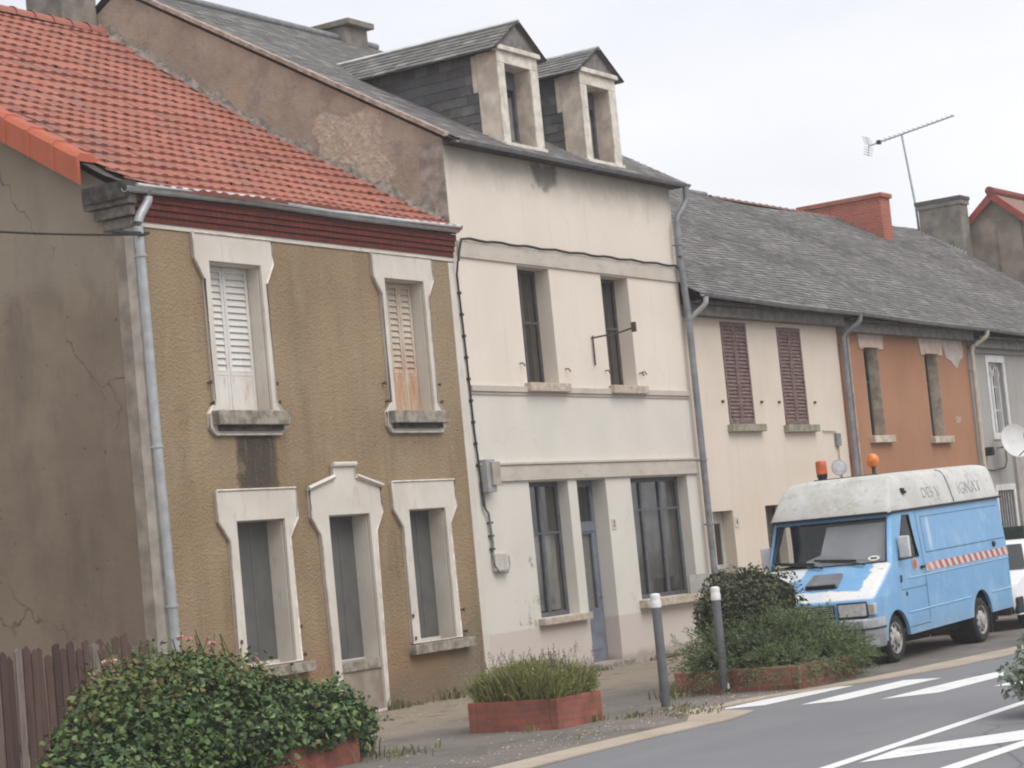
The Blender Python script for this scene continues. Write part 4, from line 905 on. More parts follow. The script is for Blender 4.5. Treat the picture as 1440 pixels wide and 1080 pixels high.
def ring(z):
    f, t = fz(z), ty(z); rr = .16 if z < .97 else .12 if z < 1.3 else .07
    h = VW-2*t; bow = .07
    ax_ = max(f+rr+.02, -.02+.42*max(0, z-1.41)/.61+.30) if z >= 1.37 else max(f+rr+.05, .20)
    bx_ = .97-.10*max(0, min(1, (z-1.41)/.61))+.06
    near = [(XR-.05, t), (1.28, t), (bx_, t), (ax_, t), (f+rr+bow, t)]
    arc = [(f+bow+rr*(1-math.sin(a)), t+rr*(1-math.cos(a))) for a in (R(30), R(60))]
    fr = []
    for k in range(7):
        y = t+rr+(h-2*rr)*k/6; q = (y-YM)/(h/2); fr.append((f+bow*q*q*1.15 if abs(q) < .95 else f+bow, y))
    far = [(x, VW-y) for x, y in reversed(near+arc)]
    return near+arc+fr+far+[(XR, VW-t-.06), (XR, t+.06)]
NR = len(ring(1)); body = MB(); rg = [[(x, y, z) for x, y in ring(z)] for z in ZL]
vs = [p for r_ in rg for p in r_]; fs = []
for i in range(len(ZL)-1):
    for k in range(NR):
        z0, z1 = ZL[i], ZL[i+1]
        side = k in (0, 1, 2, 3) or k in (16, 17, 18, 19)
        if z1 <= .9401 and side: continue                       # panels with wheel arches come below
        if z0 >= 1.40 and z1 <= 2.021 and (7 <= k <= 12 or k in (2, 17)): continue   # windscreen, cab windows
        a, b = i*NR+k, i*NR+(k+1) % NR; fs.append((a, b, b+NR, a+NR))
body.add(vs, fs)
def side_panel(y):
    pts = [(fz(z)+.16+.07, z) for z in ZL[:5]]
    pts = [(XR-.05, .94)] + [p for p in reversed(pts)]
    bot = []
    for cxw, r_ in ((0, .405), (3.33, .40)):
        a0 = math.asin((.36-.34)/r_) if .36 > .34 else 0
        bot += [(cxw-r_*math.cos(a), .34+r_*math.sin(a)) for a in [a0+(math.pi-2*a0)*i/14 for i in range(15)]]
    pts += bot+[(XR-.05, .36)]
    tri = tessellate_polygon([[Vector((p[0], p[1], 0)) for p in pts]])
    body.add([(p[0], y, p[1]) for p in pts], [tuple(t) for t in tri])
    for cxw, r_ in ((0, .405), (3.33, .40)):
        s = 1 if y < 1 else -1
        P = [(cxw-r_*math.cos(a), .34+r_*math.sin(a)) for a in [.05+(math.pi-.1)*i/14 for i in range(15)]]
        body.rings([[(p[0], y, p[1]), (p[0], y+s*.05, p[1])] for p in P], cap=False, closed=False)
side_panel(0); side_panel(VW)
vb = body.build('body', M_VBLUE, VAN, smooth=32, xf=TILT)
def vpart(mb, name, mat, parent=None, smooth=False, bev=0, tilt=True):
    return mb.build(name, mat, parent or VAN, smooth=smooth, bev=bev, xf=TILT if tilt else None)
# inner cab, floor, bulkhead, arches
m = MB(); m.box(.02, 4.6, .06, VW-.06, .40, .46); m.box(1.36, 1.40, .08, VW-.08, .46, 2.05); m.box(-.1, .28, .1, VW-.1, 1.06, 1.33); m.box(-.5, .0, .3, VW-.3, .42, .9)
for a in (0, 3.33):
    for y0, y1 in ((.06, .5), (VW-.5, VW-.06)): m.box(a-.45, a+.45, y0, y1, .74, .80)
vpart(m, 'cab_lining', M_VINT)
for y0 in (.22, .95):
    m = MB(); w_ = .5 if y0 < .5 else .8; m.box(.62, 1.1, y0, y0+w_, .72, .9); m.box(1.02, 1.16, y0, y0+w_, .9, 1.45); m.box(1.04, 1.13, y0+.13, y0+w_-.13, 1.46, 1.66); vpart(m, 'seat', plain('seat_cloth', (.07, .055, .05), .95, .3), bev=.03)
m = MB(); Ms = Matrix.Translation((.42, .5, 1.32)) @ Matrix.Rotation(R(-35), 4, 'Y')
m.tube([Ms @ Vector((.2*math.cos(a), .2*math.sin(a), 0)) for a in [2*math.pi*i/20 for i in range(21)]], .014, 6); m.tube([Ms @ Vector((0, 0, -.4)), Ms @ Vector((0, 0, 0))], .02, 6); vpart(m, 'steering_wheel', M_VTRIM)
def wsP(y, z, off=0): # a point on the windscreen surface
    t = ty(z); q = (y-YM)/((VW-2*t)/2); return (fz(z)+.07*q*q*1.15-off*.9, y, z+off*.4)
m = MB(); ny, nz2 = 12, 4
m.rings([[wsP(.075+ty(z)+(VW-.15-2*ty(z))*k/ny, z, -.012) for k in range(ny+1)] for z in [1.40+.635*i/nz2 for i in range(nz2+1)]], cap=False, closed=False)
ws = vpart(m, 'windscreen', M_WIND, smooth=60)
m = MB(); frm = [wsP(.10, 1.415, .004), wsP(.13, 2.015, .004)]+[wsP(.13+.1*k*1.69, 2.015, .006) for k in range(11)]+[wsP(VW-.13, 2.015, .004), wsP(VW-.10, 1.415, .004)]+[wsP(VW-.10-.1*k*1.75, 1.415, .006) for k in range(11)]
m.tube(frm, .008, 6); vpart(m, 'windscreen_seal', M_VTRIM, ws)
m = MB(); sh = [(.13, 1.44), (1.30, 1.44), (1.32, 1.53), (1.10, 1.60), (1.03, 1.98), (.16, 1.98)]
vs_ = []; 
tri = tessellate_polygon([[Vector((p[0], p[1], 0)) for p in sh]])
m.add([wsP(y, z, -.06) for y, z in sh], [tuple(t) for t in tri]); vpart(m, 'sunshade', plain('grey_sunshade', (.36, .355, .365), .7, .08, 3))
m = MB(); c0 = wsP(.27, 1.475, .006)
m.add([c0]+[wsP(.27+.085*math.cos(a), 1.475+.035*math.sin(a), .006) for a in [2*math.pi*i/20 for i in range(20)]], [(0, 1+i, 1+(i+1) % 20) for i in range(20)]); st = vpart(m, 'oval_sticker', M_WHITE, ws)
m = MB(); m.add([wsP(.27+a*.045, 1.475+b*.011, .009) for a, b in ((-1, -1), (1, -1), (1, 1), (-1, 1))], [(0, 1, 2, 3)]); vpart(m, 'sticker_mark', M_VTRIM, st)
for ya, yb in ((.52, 1.05), (1.15, 1.7)):
    m = MB(); m.tube([wsP(ya-.15, 1.385, .04), wsP(ya+.05, 1.43, .035), wsP(yb, 1.475, .03)], .013, 6); m.tube([wsP(ya+.0, 1.455, .025), wsP(yb+.1, 1.50, .025)], .017, 5); vpart(m, 'wiper', M_VTRIM)
# cab side windows
for s in (0, 1):
    yy = lambda z: ty(z)+.012 if s == 0 else VW-ty(z)-.012
    a = lambda z: ring(z)[3][0]; b = lambda z: ring(z)[2][0]
    m = MB(); m.add([(a(1.41)-.02, yy(1.41), 1.40), (b(1.41)+.02, yy(1.41), 1.40), (b(2.02)+.02, yy(2.02), 2.03), (a(2.02)-.02, yy(2.02), 2.03)], [(0, 1, 2, 3)]); w = vpart(m, 'side_window', M_WIND)
    o = -.002 if s == 0 else .002; q = lambda z: ty(z)+o if s == 0 else VW-ty(z)+o
    m = MB(); m.tube([(a(1.41), q(1.41), 1.415), (b(1.41), q(1.41), 1.415), (b(2.02), q(2.02), 2.015), (a(2.02), q(2.02), 2.015), (a(1.41), q(1.41), 1.415)], .014, 5); vpart(m, 'window_seal', M_VTRIM, w)
# high roof
def rr(z, x0, inset, top=False):
    r_ = .07; n = []
    xs = [XR-.08, 3.1, 1.6, x0+r_+.1]
    near = [(x, inset) for x in xs]; arc = [(x0+.06+r_*(1-math.sin(a)), inset+r_*(1-math.cos(a))) for a in (R(30), R(60))]
    fr = [(x0+.06*((k-3)/3)**2, inset+r_+(VW-2*inset-2*r_)*k/6) for k in range(7)]
    far = [(x, VW-y) for x, y in reversed(near+arc)]
    return [(x, y, z) for x, y in near+arc+fr+far+[(XR-.03-inset*.2, VW-inset-.05), (XR-.03-inset*.2, inset+.05)]]
m = MB(); m.rings([rr(2.085, .19, .045), rr(2.12, .20, .05), rr(2.36, .40, .10), rr(2.52, .54, .145), rr(2.575, .60, .19), rr(2.605, .70, .27), rr(2.625, .95, .42), rr(2.632, 1.5, .8)])
roof = vpart(m, 'high_roof', M_VROOF, smooth=24)
m = MB(); m.tube([(XR, .03, 2.085), (.35, .045, 2.085), (.26, .10, 2.085)]+[(.195+.06*((k-3)/3)**2, .17+(VW-.34)*k/6, 2.085) for k in range(7)]+[(.26, VW-.10, 2.085), (.35, VW-.045, 2.085), (XR, VW-.03, 2.085)], .02, 6); vpart(m, 'roof_gutter', M_VTRIM, roof)
def rs(x, z): # point on the near flank of the roof
    return (x, .05+(z-2.13)*.05/.23 if z < 2.36 else .10+(z-2.36)*.055/.14, z)
m = MB(); m.tube([(rs(2.75, 2.11)[0], rs(2.75, 2.11)[1]-.004, 2.11), (2.72, .096, 2.36), (2.70, .134, 2.5), (2.69, .185, 2.577), (2.68, .265, 2.607)], .011, 5); vpart(m, 'roof_seam', plain('roof_seam_grey', (.2, .2, .2), .8, .2), roof)
m = MB(); m.box(.88, .98, .06, .12, 2.32, 2.36); m.box(.85, .92, .06, .12, 2.34, 2.40); vpart(m, 'roof_light', M_VTRIM, roof)
MG = plain('ghost_lettering', (.40, .40, .40), .85, .35, 14)
ang = math.atan2(.05, .23)
for tx, xc_, sz in (('DES V', 1.95, .22), ('IGNAT', 3.55, .26)):
    Mt = TILT @ Matrix.Translation((xc_, rs(0, 2.29)[1]-.004, 2.29)) @ Matrix.Rotation(R(90)-ang, 4, 'X')
    text_mesh(tx, sz, MG, roof, 'faded_lettering', Mt @ Matrix.Diagonal((1.25, 1, 1, 1)), .0015)
# beacons and searchlight
M_BEAC = plain('orange_beacon', (.62, .17, .02), .25, .25, 9, .5); M_BEACR = plain('red_beacon', (.50, .10, .03), .3, .25, 9, .5)
zr_ = 2.60
m = MB(); T = Matrix.Translation((1.47, .72, zr_)); m.lathe([(.075, 0), (.07, .03), (.03, .05), (.028, .14), (.07, .15), (.075, .19)], T, 16); b_ = vpart(m, 'beacon', M_IRON, roof, smooth=40)
m = MB(); m.lathe([(.07, .15), (.088, .18), (.093, .24), (.08, .30), (.045, .335), (.0005, .342)], T, 18); vpart(m, 'lens', M_BEAC, b_, smooth=50)
m = MB(); T = Matrix.Translation((1.33, 1.48, zr_-.01)); m.lathe([(.11, 0), (.10, .03), (.07, .04), (.065, .07), (.078, .08), (.078, .17)], T, 16); b_ = vpart(m, 'beacon', M_VTRIM, roof, smooth=40)
m = MB(); m.lathe([(.083, .13), (.084, .30), (.07, .325), (.0005, .33)], T, 18); vpart(m, 'lens', M_BEACR, b_, smooth=50)
m = MB(); m.box(1.28, 1.36, .6, 1.6, zr_+.015, zr_+.04); m.box(1.42, 1.52, .62, .82, zr_-.01, zr_+.03); vpart(m, 'roof_bar', M_VTRIM, roof)
T = Matrix.Translation((1.28, 1.16, zr_+.19)) @ Matrix.Rotation(R(-90), 4, 'Y')
m = MB(); m.lathe([(.05, -.10), (.10, -.04), (.115, .02), (.118, .045), (.10, .05)], T, 18); m.tube([(1.3, 1.16, zr_+.03), (1.3, 1.16, zr_+.10)], .02, 6); sl = vpart(m, 'searchlight', M_ZINC, roof, smooth=45)
m = MB(); m.lathe([(.0005, .035), (.10, .045), (.101, .05), (.0005, .058)], T, 18); vpart(m, 'lens', plain('lamp_glass', (.55, .57, .58), .15, .2, 14, .6), sl, smooth=60)
# bonnet scoop, grille, lamps, bumper
def hood(x, y, off=0): z = .98+(x+.79)/.71*.39; return (x-off*.48, y, z+off*.88)
m = MB(); a = [hood(-.52, .62), hood(-.52, 1.12), hood(-.22, 1.10), hood(-.22, .64)]; b = [hood(-.50, .64, .055), hood(-.50, 1.10, .055), hood(-.22, 1.08, .03), hood(-.22, .66, .03)]
m.add(a+b, [(4, 5, 6, 7), (0, 1, 5, 4), (1, 2, 6, 5), (2, 3, 7, 6), (3, 0, 4, 7)]); sp = vpart(m, 'bonnet_scoop', plain('scoop_grey', (.16, .165, .18), .6, .2))
m = MB(); 
for k in range(5):
    u = k/5+.06; lo = [hood(-.525, .66, .008+u*.042), hood(-.525, 1.08, .008+u*.042), hood(-.535, 1.08, .014+u*.042), hood(-.535, .66, .014+u*.042)]; m.add(lo, [(0, 1, 2, 3)])
m.add([hood(-.522, .65, .004), hood(-.522, 1.09, .004), hood(-.503, 1.09, .05), hood(-.503, .65, .05)], [(0, 1, 2, 3)]); vpart(m, 'scoop_grille', M_VTRIM, sp)
def fx(y, z): q = (y-YM)/(VW/2); return fz(z)+.07*q*q*1.15
m = MB()
m.rings([[(fx(y, .85)-.012, y, .715+.018) , (fx(y, .85)-.02, y, .755), (fx(y, .85)-.02, y, .90), (fx(y, .88)-.008, y, .915)] for y in [.55+.85*i/10 for i in range(11)]], cap=False, closed=False); gr = vpart(m, 'grille', M_VTRIM)
m = MB()
for k in range(5):
    z = .765+.03*k; m.tube([(fx(y, .85)-.026, y, z) for y in [.57+.81*i/8 for i in range(9)]], .007, 4)
vpart(m, 'grille_bars', M_VGREY, gr)
for y0, y1 in ((.10, .50), (VW-.50, VW-.10)):
    m = MB(); c0, c1 = sorted((y0, y1))
    fr_ = lambda y, o: (fx(y, .85)-o)
    m.add([(fr_(c0, .0), c0, .735), (fr_(c1, .0), c1, .735), (fr_(c1, .0), c1, .915), (fr_(c0, .0), c0, .915), (fr_(c0, .035), c0+.012, .745), (fr_(c1, .035), c1-.012, .745), (fr_(c1, .03), c1-.012, .905), (fr_(c0, .03), c0+.012, .905)], [(4, 5, 6, 7), (0, 1, 5, 4), (1, 2, 6, 5), (2, 3, 7, 6), (3, 0, 4, 7)])
    hl = vpart(m, 'headlight', plain('lamp_lens', (.50, .49, .48), .2, .15, 14, .6))
    m = MB(); m.tube([(fr_(c0, .02), c0-.005, .725), (fr_(c1, .02), c1+.005, .725), (fr_(c1, .02), c1+.005, .925), (fr_(c0, .02), c0-.005, .925), (fr_(c0, .02), c0-.005, .725)], .012, 5); vpart(m, 'lamp_surround', M_VTRIM, hl)
    m = MB(); iy = c0-.06 if c0 < 1 else c1+.06; m.box(-.80, -.70, min(iy, iy+.0)-.045, iy+.045, .75, .9); vpart(m, 'indicator', plain('amber_lens', (.46, .43, .40), .3, .15, 9), bev=.01)
def bump_ring(z, o):
    n = [(-.47, .0-o*.4)]+[(-.70-o*.6, .005-o*.3), (-.86-o, .13)]+[(-.93-o+.07*((k-3)/3)**2, .3+1.35*k/6) for k in range(7)]+[(-.86-o, VW-.13), (-.70-o*.6, VW-.005+o*.3), (-.47, VW+o*.4)]
    return [(x, y, z) for x, y in n]
m = MB(); m.rings([bump_ring(.30, -.05), bump_ring(.33, .0), bump_ring(.54, .03), bump_ring(.56, .045), bump_ring(.68, .045), bump_ring(.705, .01)], cap=False, closed=False)
bmp = vpart(m, 'bumper', M_VGREY, smooth=35)
m = MB(); m.rings([bump_ring(.548, .034), bump_ring(.552, .05), bump_ring(.575, .05), bump_ring(.58, .04)], cap=False, closed=False); vpart(m, 'bumper_strip', M_VTRIM, bmp)
m = MB(); m.box(-.72, 4.6, .25, VW-.25, .26, .40); m.box(3.1, 3.56, .4, VW-.4, .25, .45); m.box(.5, 2.2, .45, .75, .2, .34); m.tube([(2.2, .4, .24), (3.6, .35, .26), (4.7, .35, .3)], .04, 8); vpart(m, 'chassis', plain('oily_chassis', (.02, .019, .018), .9, .3), tilt=False)
# crease strips, seams, stripe
m = MB()
for z, x0, x1 in ((1.135, .55, XR-.05), (.665, .45, 2.9), (.665, 3.78, XR-.06), (1.165, 1.3, XR-.05)):
    d = .012 if z != 1.165 else .006; m.add([(x0, .001, z-.014), (x1, .001, z-.014), (x1, -d, z), (x0, -d, z), (x0, .001, z+.012), (x1, .001, z+.012)], [(0, 1, 2, 3), (3, 2, 5, 4)])
vpart(m, 'crease_strip', plain('moulding_blue', (.27, .44, .62), .4, .12), vb)  # strips for the body creases, highlight painted in as paler blue
m = MB(); s_ = lambda x0, x1, z0, z1, o=.0025: m.add([(x0, ty(z0)-o, z0), (x1, ty(z0)-o, z0), (x1, ty(z1)-o, z1), (x0, ty(z1)-o, z1)], [(0, 1, 2, 3)])
s_(1.18, 1.194, .5, 1.25); s_(1.18, 1.194, 1.25, 2.05); s_(.26, .27, .98, 1.38); s_(.26, 1.19, .985, .994); s_(1.34, XR-.1, 1.44, 1.452); s_(1.34, XR-.2, 1.955, 1.963); s_(1.34, 1.352, 1.44, 1.96); s_(.42, 1.18, .455, .465)
vpart(m, 'panel_seams', M_VSEAM, vb)
g = G('red_white_chevrons', .6, .3); x_, y_, z_ = g.xyz()
ph = g.math('FRACT', g.mul(g.math('ADD', x_, g.mul(z_, .75)), 4.1)); f_ = g.step(ph, .47, .53)
f2 = g.mul(g.step(g.noise(5, 5, .7), .6, .75), .5)
c = g.mix(f_, (.42, .12, .10), (.58, .52, .50)); c = g.mix(g.mul(g.step(g.math('ADD', x_, g.mul(g.noise(4, 4), 1.2)), 2.3, 1.9), .6), c, (.55, .47, .45)); g.col(g.mix(f2, c, (.5, .46, .47))); M_CHEV = g.m
m = MB(); s_ = lambda x0, x1, z0, z1, o=.004: m.add([(x0, ty(z0)-o, z0), (x1, ty(z0)-o, z0), (x1, ty(z1)-o, z1), (x0, ty(z1)-o, z1)], [(0, 1, 2, 3)])
s_(1.24, XR-.04, 1.185, 1.30, .008); vpart(m, 'chevron_stripe', M_CHEV)
def disc(x, z, r_, o, mat, name, par=None):
    m = MB(); m.add([(x, ty(z)-o, z)]+[(x+r_*math.cos(a), ty(z+r_*math.sin(a))-o, z+r_*math.sin(a)) for a in [2*math.pi*i/20 for i in range(20)]], [(0, 1+i, 1+(i+1) % 20) for i in range(20)]); return vpart(m, name, mat, par)
sk = disc(.84, 1.315, .095, .005, plain('pinkish_ring', (.55, .42, .38), .7, .15), 'round_sticker'); disc(.84, 1.315, .07, .008, plain('faded_red', (.42, .12, .075), .6, .2, 20), 'sticker_disc', sk)
m = MB(); m.box(1.02, 1.14, -.035, -.002, 1.235, 1.275); vpart(m, 'door_handle', M_VTRIM, bev=.008)
m = MB(); m.lathe([(.045, -.002), (.045, .02), (.03, .035), (.0005, .036)], Matrix.Translation((4.1, ty(1.38), 1.38)) @ Matrix.Rotation(R(90), 4, 'X'), 14); vpart(m, 'side_latch', M_VTRIM)
disc(.42, .93, .032, .006, M_VTRIM, 'fuel_cap'); 
m = MB(); m.box(.24, .285, -.018, 0, 1.10, 1.20); vpart(m, 'door_hinge', M_VSEAM, bev=.005)
for s, yy in ((-1, 0), (1, VW)):
    m = MB(); m.tube([(.40, yy, 1.45), (.34, yy+s*.14, 1.47)], .012, 6); m.tube([(.40, yy+s*-.01, 1.72), (.34, yy+s*.14, 1.70)], .012, 6)
    m.box(.30, .37, yy+s*.09-.07, yy+s*.09+.09, 1.44, 1.74); mr = vpart(m, 'door_mirror', plain('mirror_white', (.58, .57, .56), .5, .1), bev=.02)
    m = MB(); m.box(.371, .375, yy+s*.09-.05, yy+s*.09+.07, 1.46, 1.72); vpart(m, 'mirror_face', plain('mirror_glass', (.1, .1, .1), .1, .1, metal=.5), mr)
def wheel(x, y, w, out):
    T = Matrix.Translation((x, y, .34)) @ Matrix.Rotation(R(90), 4, 'X'); s = 1 if out > 0 else -1
    T = T if out > 0 else T @ Matrix.Rotation(R(180), 4, 'X')
    m = MB(); h = w/2; m.lathe([(.215, -h), (.30, -h), (.332, -h+.03), (.34, -h*.5), (.34, h*.5), (.332, h-.03), (.30, h), (.225, h-.005), (.21, h-.03)], T, 30, cap=False); t_ = m.build('wheel', M_TYRE, VAN, smooth=35)
    m = MB(); m.lathe([(.218, h-.008), (.205, h-.012), (.195, h-.05), (.15, h-.03), (.09, h-.005), (.085, h+.02), (.05, h+.035), (.0005, h+.036)], T, 26, cap=False); r_ = m.build('rim', M_RIM, t_, smooth=30)
    m = MB()
    for k in range(8):
        a = 2*math.pi*k/8; m.lathe([(.026, h-.03), (.024, h-.024), (.0005, h-.023)], T @ Matrix.Translation((.155*math.cos(a), .155*math.sin(a), .001)), 8)
    m.build('rim_holes', M_BLACK, r_)
wheel(0, .15, .2, 1); wheel(0, VW-.15, .2, -1); wheel(3.33, .26, .46, 1); wheel(3.33, VW-.26, .46, -1)
m = MB(); m.box(3.7, 3.74, .03, .5, .12, .5); vpart(m, 'mud_flap', M_BLACK, tilt=False)
for y0 in (.06, VW-.2):
    m = MB(); m.box(XR-.03, XR+.03, y0, y0+.14, .75, 1.15); vpart(m, 'tail_lamp', plain('tail_red', (.3, .02, .02), .3, .1))
ORG[VAN.name] = VAN.location.copy()
# ------------------------------------------------------------------ the white car behind it
CAR = thing('white_car', 'white hatchback parked nose to tail behind the blue van', 'car', (35.2, 12.3, ROADZ+.03)); ORG[CAR.name] = Vector((0, 0, 0))
M_CWHITE = plain('white_car_paint', (.72, .72, .72), .3, .04, 3, .5)
CW = 1.65
prof = [(-.62, .24), (-.70, .40), (-.70, .56), (-.62, .74), (-.30, .84), (.42, .93), (.95, 1.36), (1.2, 1.42), (2.3, 1.42), (2.85, 1.0), (3.0, .9), (3.05, .45), (2.95, .24)]
def csec(y, sc, dz=0): return [(x, y, z) for x, z in prof]
m = MB(); ins = lambda z: .0 if z < .93 else .26*(z-.93)/.49
r0 = [(x+.10*(1 if x < 1 else -1), .0+ins(z)+.0, z) for x, z in prof]; r1 = [(x, .12+ins(z), z) for x, z in prof]
r2 = [(x, CW-y, z) for x, y, z in r1]; r3 = [(x, CW-y, z) for x, y, z in r0]
m.rings([r0, r1, r2, r3]); bd = m.build('body', M_CWHITE, CAR, smooth=30)
M_CGL = plain('dark_car_glass', (.03, .033, .035), .08, .1, spec=.6)
P = lambda k, x, z: (x, 0, z)
m = MB(); m.add([(.44, .16, .955), (.44, CW-.16, .955), (.93, CW-.36, 1.35), (.93, .36, 1.35)], [(0, 1, 2, 3)]); wsx = m.build('windscreen', M_CGL, CAR, xf=Matrix.Translation((-.012, 0, .012)))
m = MB(); m.add([(.62, ins(.95)-.012, .95), (2.72, ins(.95)-.012, .95), (2.3, ins(1.36)-.012, 1.36), (1.08, ins(1.36)-.012, 1.36)], [(0, 1, 2, 3)]); m.build('side_window', M_CGL, CAR)
m = MB(); m.add([(.62, CW-ins(.95)+.012, .95), (2.72, CW-ins(.95)+.012, .95), (2.3, CW-ins(1.36)+.012, 1.36), (1.08, CW-ins(1.36)+.012, 1.36)], [(0, 1, 2, 3)]); m.build('side_window', M_CGL, CAR)
m = MB(); m.box(-.78, -.55, .06, CW-.06, .26, .56); m.box(-.62, -.3, -.015, .06, .26, .54); m.build('bumper', M_VTRIM, CAR, bev=.04)
for y0 in (.1, CW-.42):
    m = MB(); m.box(-.705, -.60, y0, y0+.32, .58, .72); m.build('headlight', plain('lamp_lens', (.5, .5, .5), .2, .1), CAR, bev=.02)
for x in (.0, 2.35):
    for y, o in ((.08, 1), (CW-.08, -1)):
        T = Matrix.Translation((x, y, .28)) @ Matrix.Rotation(R(90*o), 4, 'X'); m = MB(); m.lathe([(.17, -.08), (.25, -.08), (.28, -.05), (.28, .05), (.25, .085), (.17, .085)], T, 24); w = m.build('wheel', M_TYRE, CAR, smooth=35)
        m = MB(); m.lathe([(.175, .08), (.15, .075), (.06, .09), (.0005, .092)], T, 20, cap=False); m.build('rim', M_ZINC, w, smooth=40)
ORG[CAR.name] = CAR.location.copy()
# ------------------------------------------------------------------ planters, bushes, fence, bollards
def planter(name, label, x0, x1, y0, y1, h, mat, soil=True, rot=0):
    t = thing(name, label, 'planter', ((x0+x1)/2, (y0+y1)/2, 0)); w = .11; m = MB()
    m.box(x0, x1, y0, y0+w, -.05, h); m.box(x0, x1, y1-w, y1, -.05, h); m.box(x0, x0+w, y0+w, y1-w, -.05, h); m.box(x1-w, x1, y0+w, y1-w, -.05, h); m.build('brick_wall', mat, t, bev=.012)
    bx('soil', plain('dark_soil', (.05, .038, .028), .95, .3), t, x0+w, x1-w, y0+w, y1-w, 0, h-.06); return t
planter('brick_planter', 'low red brick planter filled with wispy upright shrub', 21.08, 22.06, 12.9, 14.1, .34, M_PLBR)
planter('brick_planter', 'faded brick planter under the spreading shrub beside the van', 24.96, 26.75, 11.75, 13.5, .29, M_PLBR2)
planter('brick_planter', 'brick planter almost buried under the ivy bush', 16.0, 18.5, 13.75, 15.3, .32, M_PLBR)
planter('brick_planter', 'brick planter on the traffic island at the right edge', 20.85, 22.6, 5.9, 7.42, .07, M_PLBR2)
for o in [o for o in bpy.data.objects if o.name.startswith('brick_planter')]: o['group'] = 'brick planters along the street'
def leaf(mb, p, d, n, L, W, fold=.25):
    s = d.cross(n).normalized()*W*.5; n2 = s.cross(d).normalized()
    mb.add([p, p+d*L*.45+s-n2*W*fold*.5, p+d*L, p+d*L*.45-s-n2*W*fold*.5, p+d*L*.45], [(0, 1, 4), (1, 2, 4), (2, 3, 4), (3, 0, 4)])
def rdir(rnd): 
    while True:
        v = Vector((rnd.uniform(-1, 1), rnd.uniform(-1, 1), rnd.uniform(-1, 1)))
        if .05 < v.length < 1: return v.normalized()
def on_lobes(lobes, n, rnd, shell=(.75, 1.05), zmin=.02, rough=.18):
    w = [a[3]*a[4]+a[4]*a[5]+a[3]*a[5] for a in lobes]; out = []
    ph = [(rnd.uniform(0, 6), rnd.uniform(0, 6), rnd.uniform(0, 6)) for _ in lobes]
    while len(out) < n:
        i = rnd.choices(range(len(lobes)), w)[0]; x, y, z, rx, ry, rz = lobes[i]; d = rdir(rnd); a, b, c = ph[i]
        k = rnd.uniform(*shell)*(1+rough*(math.sin(5*d.x+a)*math.sin(5*d.y+b)+.6*math.sin(11*d.z+c)*math.sin(9*d.x+b)))
        p = Vector((x+d.x*rx*k, y+d.y*ry*k, z+d.z*rz*k))
        if p.z < zmin: continue
        deep = False
        for j, l in enumerate(lobes):
            if j != i and ((p.x-l[0])/l[3])**2+((p.y-l[1])/l[4])**2+((p.z-l[2])/l[5])**2 < .45: deep = True; break
        if deep and rnd.random() < .85: continue
        out.append((p, Vector((d.x/rx, d.y/ry, d.z/rz)).normalized()))
    return out
def core(name, lobes, mat, parent, k=.74):
    m = MB(); rnd = random.Random(5)
    for x, y, z, rx, ry, rz in lobes:
        b = len(m.v); m.ball((x, y, max(z, .1)), rx*k, ry*k, rz*k, 14, 9)
        for i in range(b, len(m.v)): p = m.v[i]; m.v[i] = (p[0]+rnd.uniform(-.05, .05), p[1]+rnd.uniform(-.05, .05), max(.0, p[2]+rnd.uniform(-.05, .05)))
    return m.build(name, mat, parent)
M_CORE = plain('twiggy_shade', (.018, .022, .012), .95, .4, 12)  # filler lumps inside the bushes, inner shade painted in, stops see-through
def foliage_mat(name, a, b, c2=None, rough=.55): return islands(name, a, b, c2, rough, .35, None, 0)
M_IVY = foliage_mat('ivy_leaf', (.028, .056, .018), (.085, .145, .040), (.19, .25, .085))
M_ROSEL = foliage_mat('rose_leaf', (.050, .085, .022), (.13, .165, .045), (.20, .13, .05))
M_HEDGE = foliage_mat('hedge_leaf', (.035, .045, .020), (.075, .085, .038), (.105, .10, .055))
M_JUNI = foliage_mat('juniper_needle', (.065, .10, .040), (.135, .18, .075), (.21, .235, .115))
M_LAV = foliage_mat('wispy_stem', (.15, .17, .05), (.27, .28, .095), (.27, .24, .13))
M_SILV = foliage_mat('grey_green_leaf', (.16, .19, .15), (.27, .30, .25), (.12, .17, .06))
M_LIME = foliage_mat('yellow_green_leaf', (.10, .15, .035), (.20, .26, .07), (.07, .10, .04))
def leaves(name, pts, mat, parent, L, W, rnd, droop=.3, flat=.5):
    m = MB()
    for p, n in pts:
        d = (n*rnd.uniform(.1, .6)+rdir(rnd)*.8+Vector((0, 0, -droop))).normalized(); nn = (n*flat+rdir(rnd)*.6+Vector((0, 0, .5))).normalized()
        if abs(d.dot(nn)) > .95: continue
        k = rnd.uniform(.5, 1.3)+(.5 if rnd.random() < .05 else 0); leaf(m, p-d*L*k*.4, d, nn, L*k, W*k)
    return m.build(name, mat, parent, recalc=False)
rnd = random.Random(11)
IB = thing('ivy_bush', 'broad dark ivy bush spilling out of its planter below the ochre house', 'bush', (17.2, 14.4, 0))
IL = [(16.7, 14.55, .70, .95, .75, .55), (15.9, 14.4, .45, .80, .75, .52), (15.15, 14.2, .22, .62, .7, .40), (17.7, 14.45, .50, .75, .7, .42), (18.4, 14.3, .46, .62, .55, .40), (16.6, 13.85, .42, 1.1, .42, .34), (18.85, 14.3, .30, .42, .45, .34), (14.9, 13.9, .08, .6, .5, .3), (18.1, 13.9, .42, .6, .35, .26)]
core('dark_core', IL, M_CORE, IB)
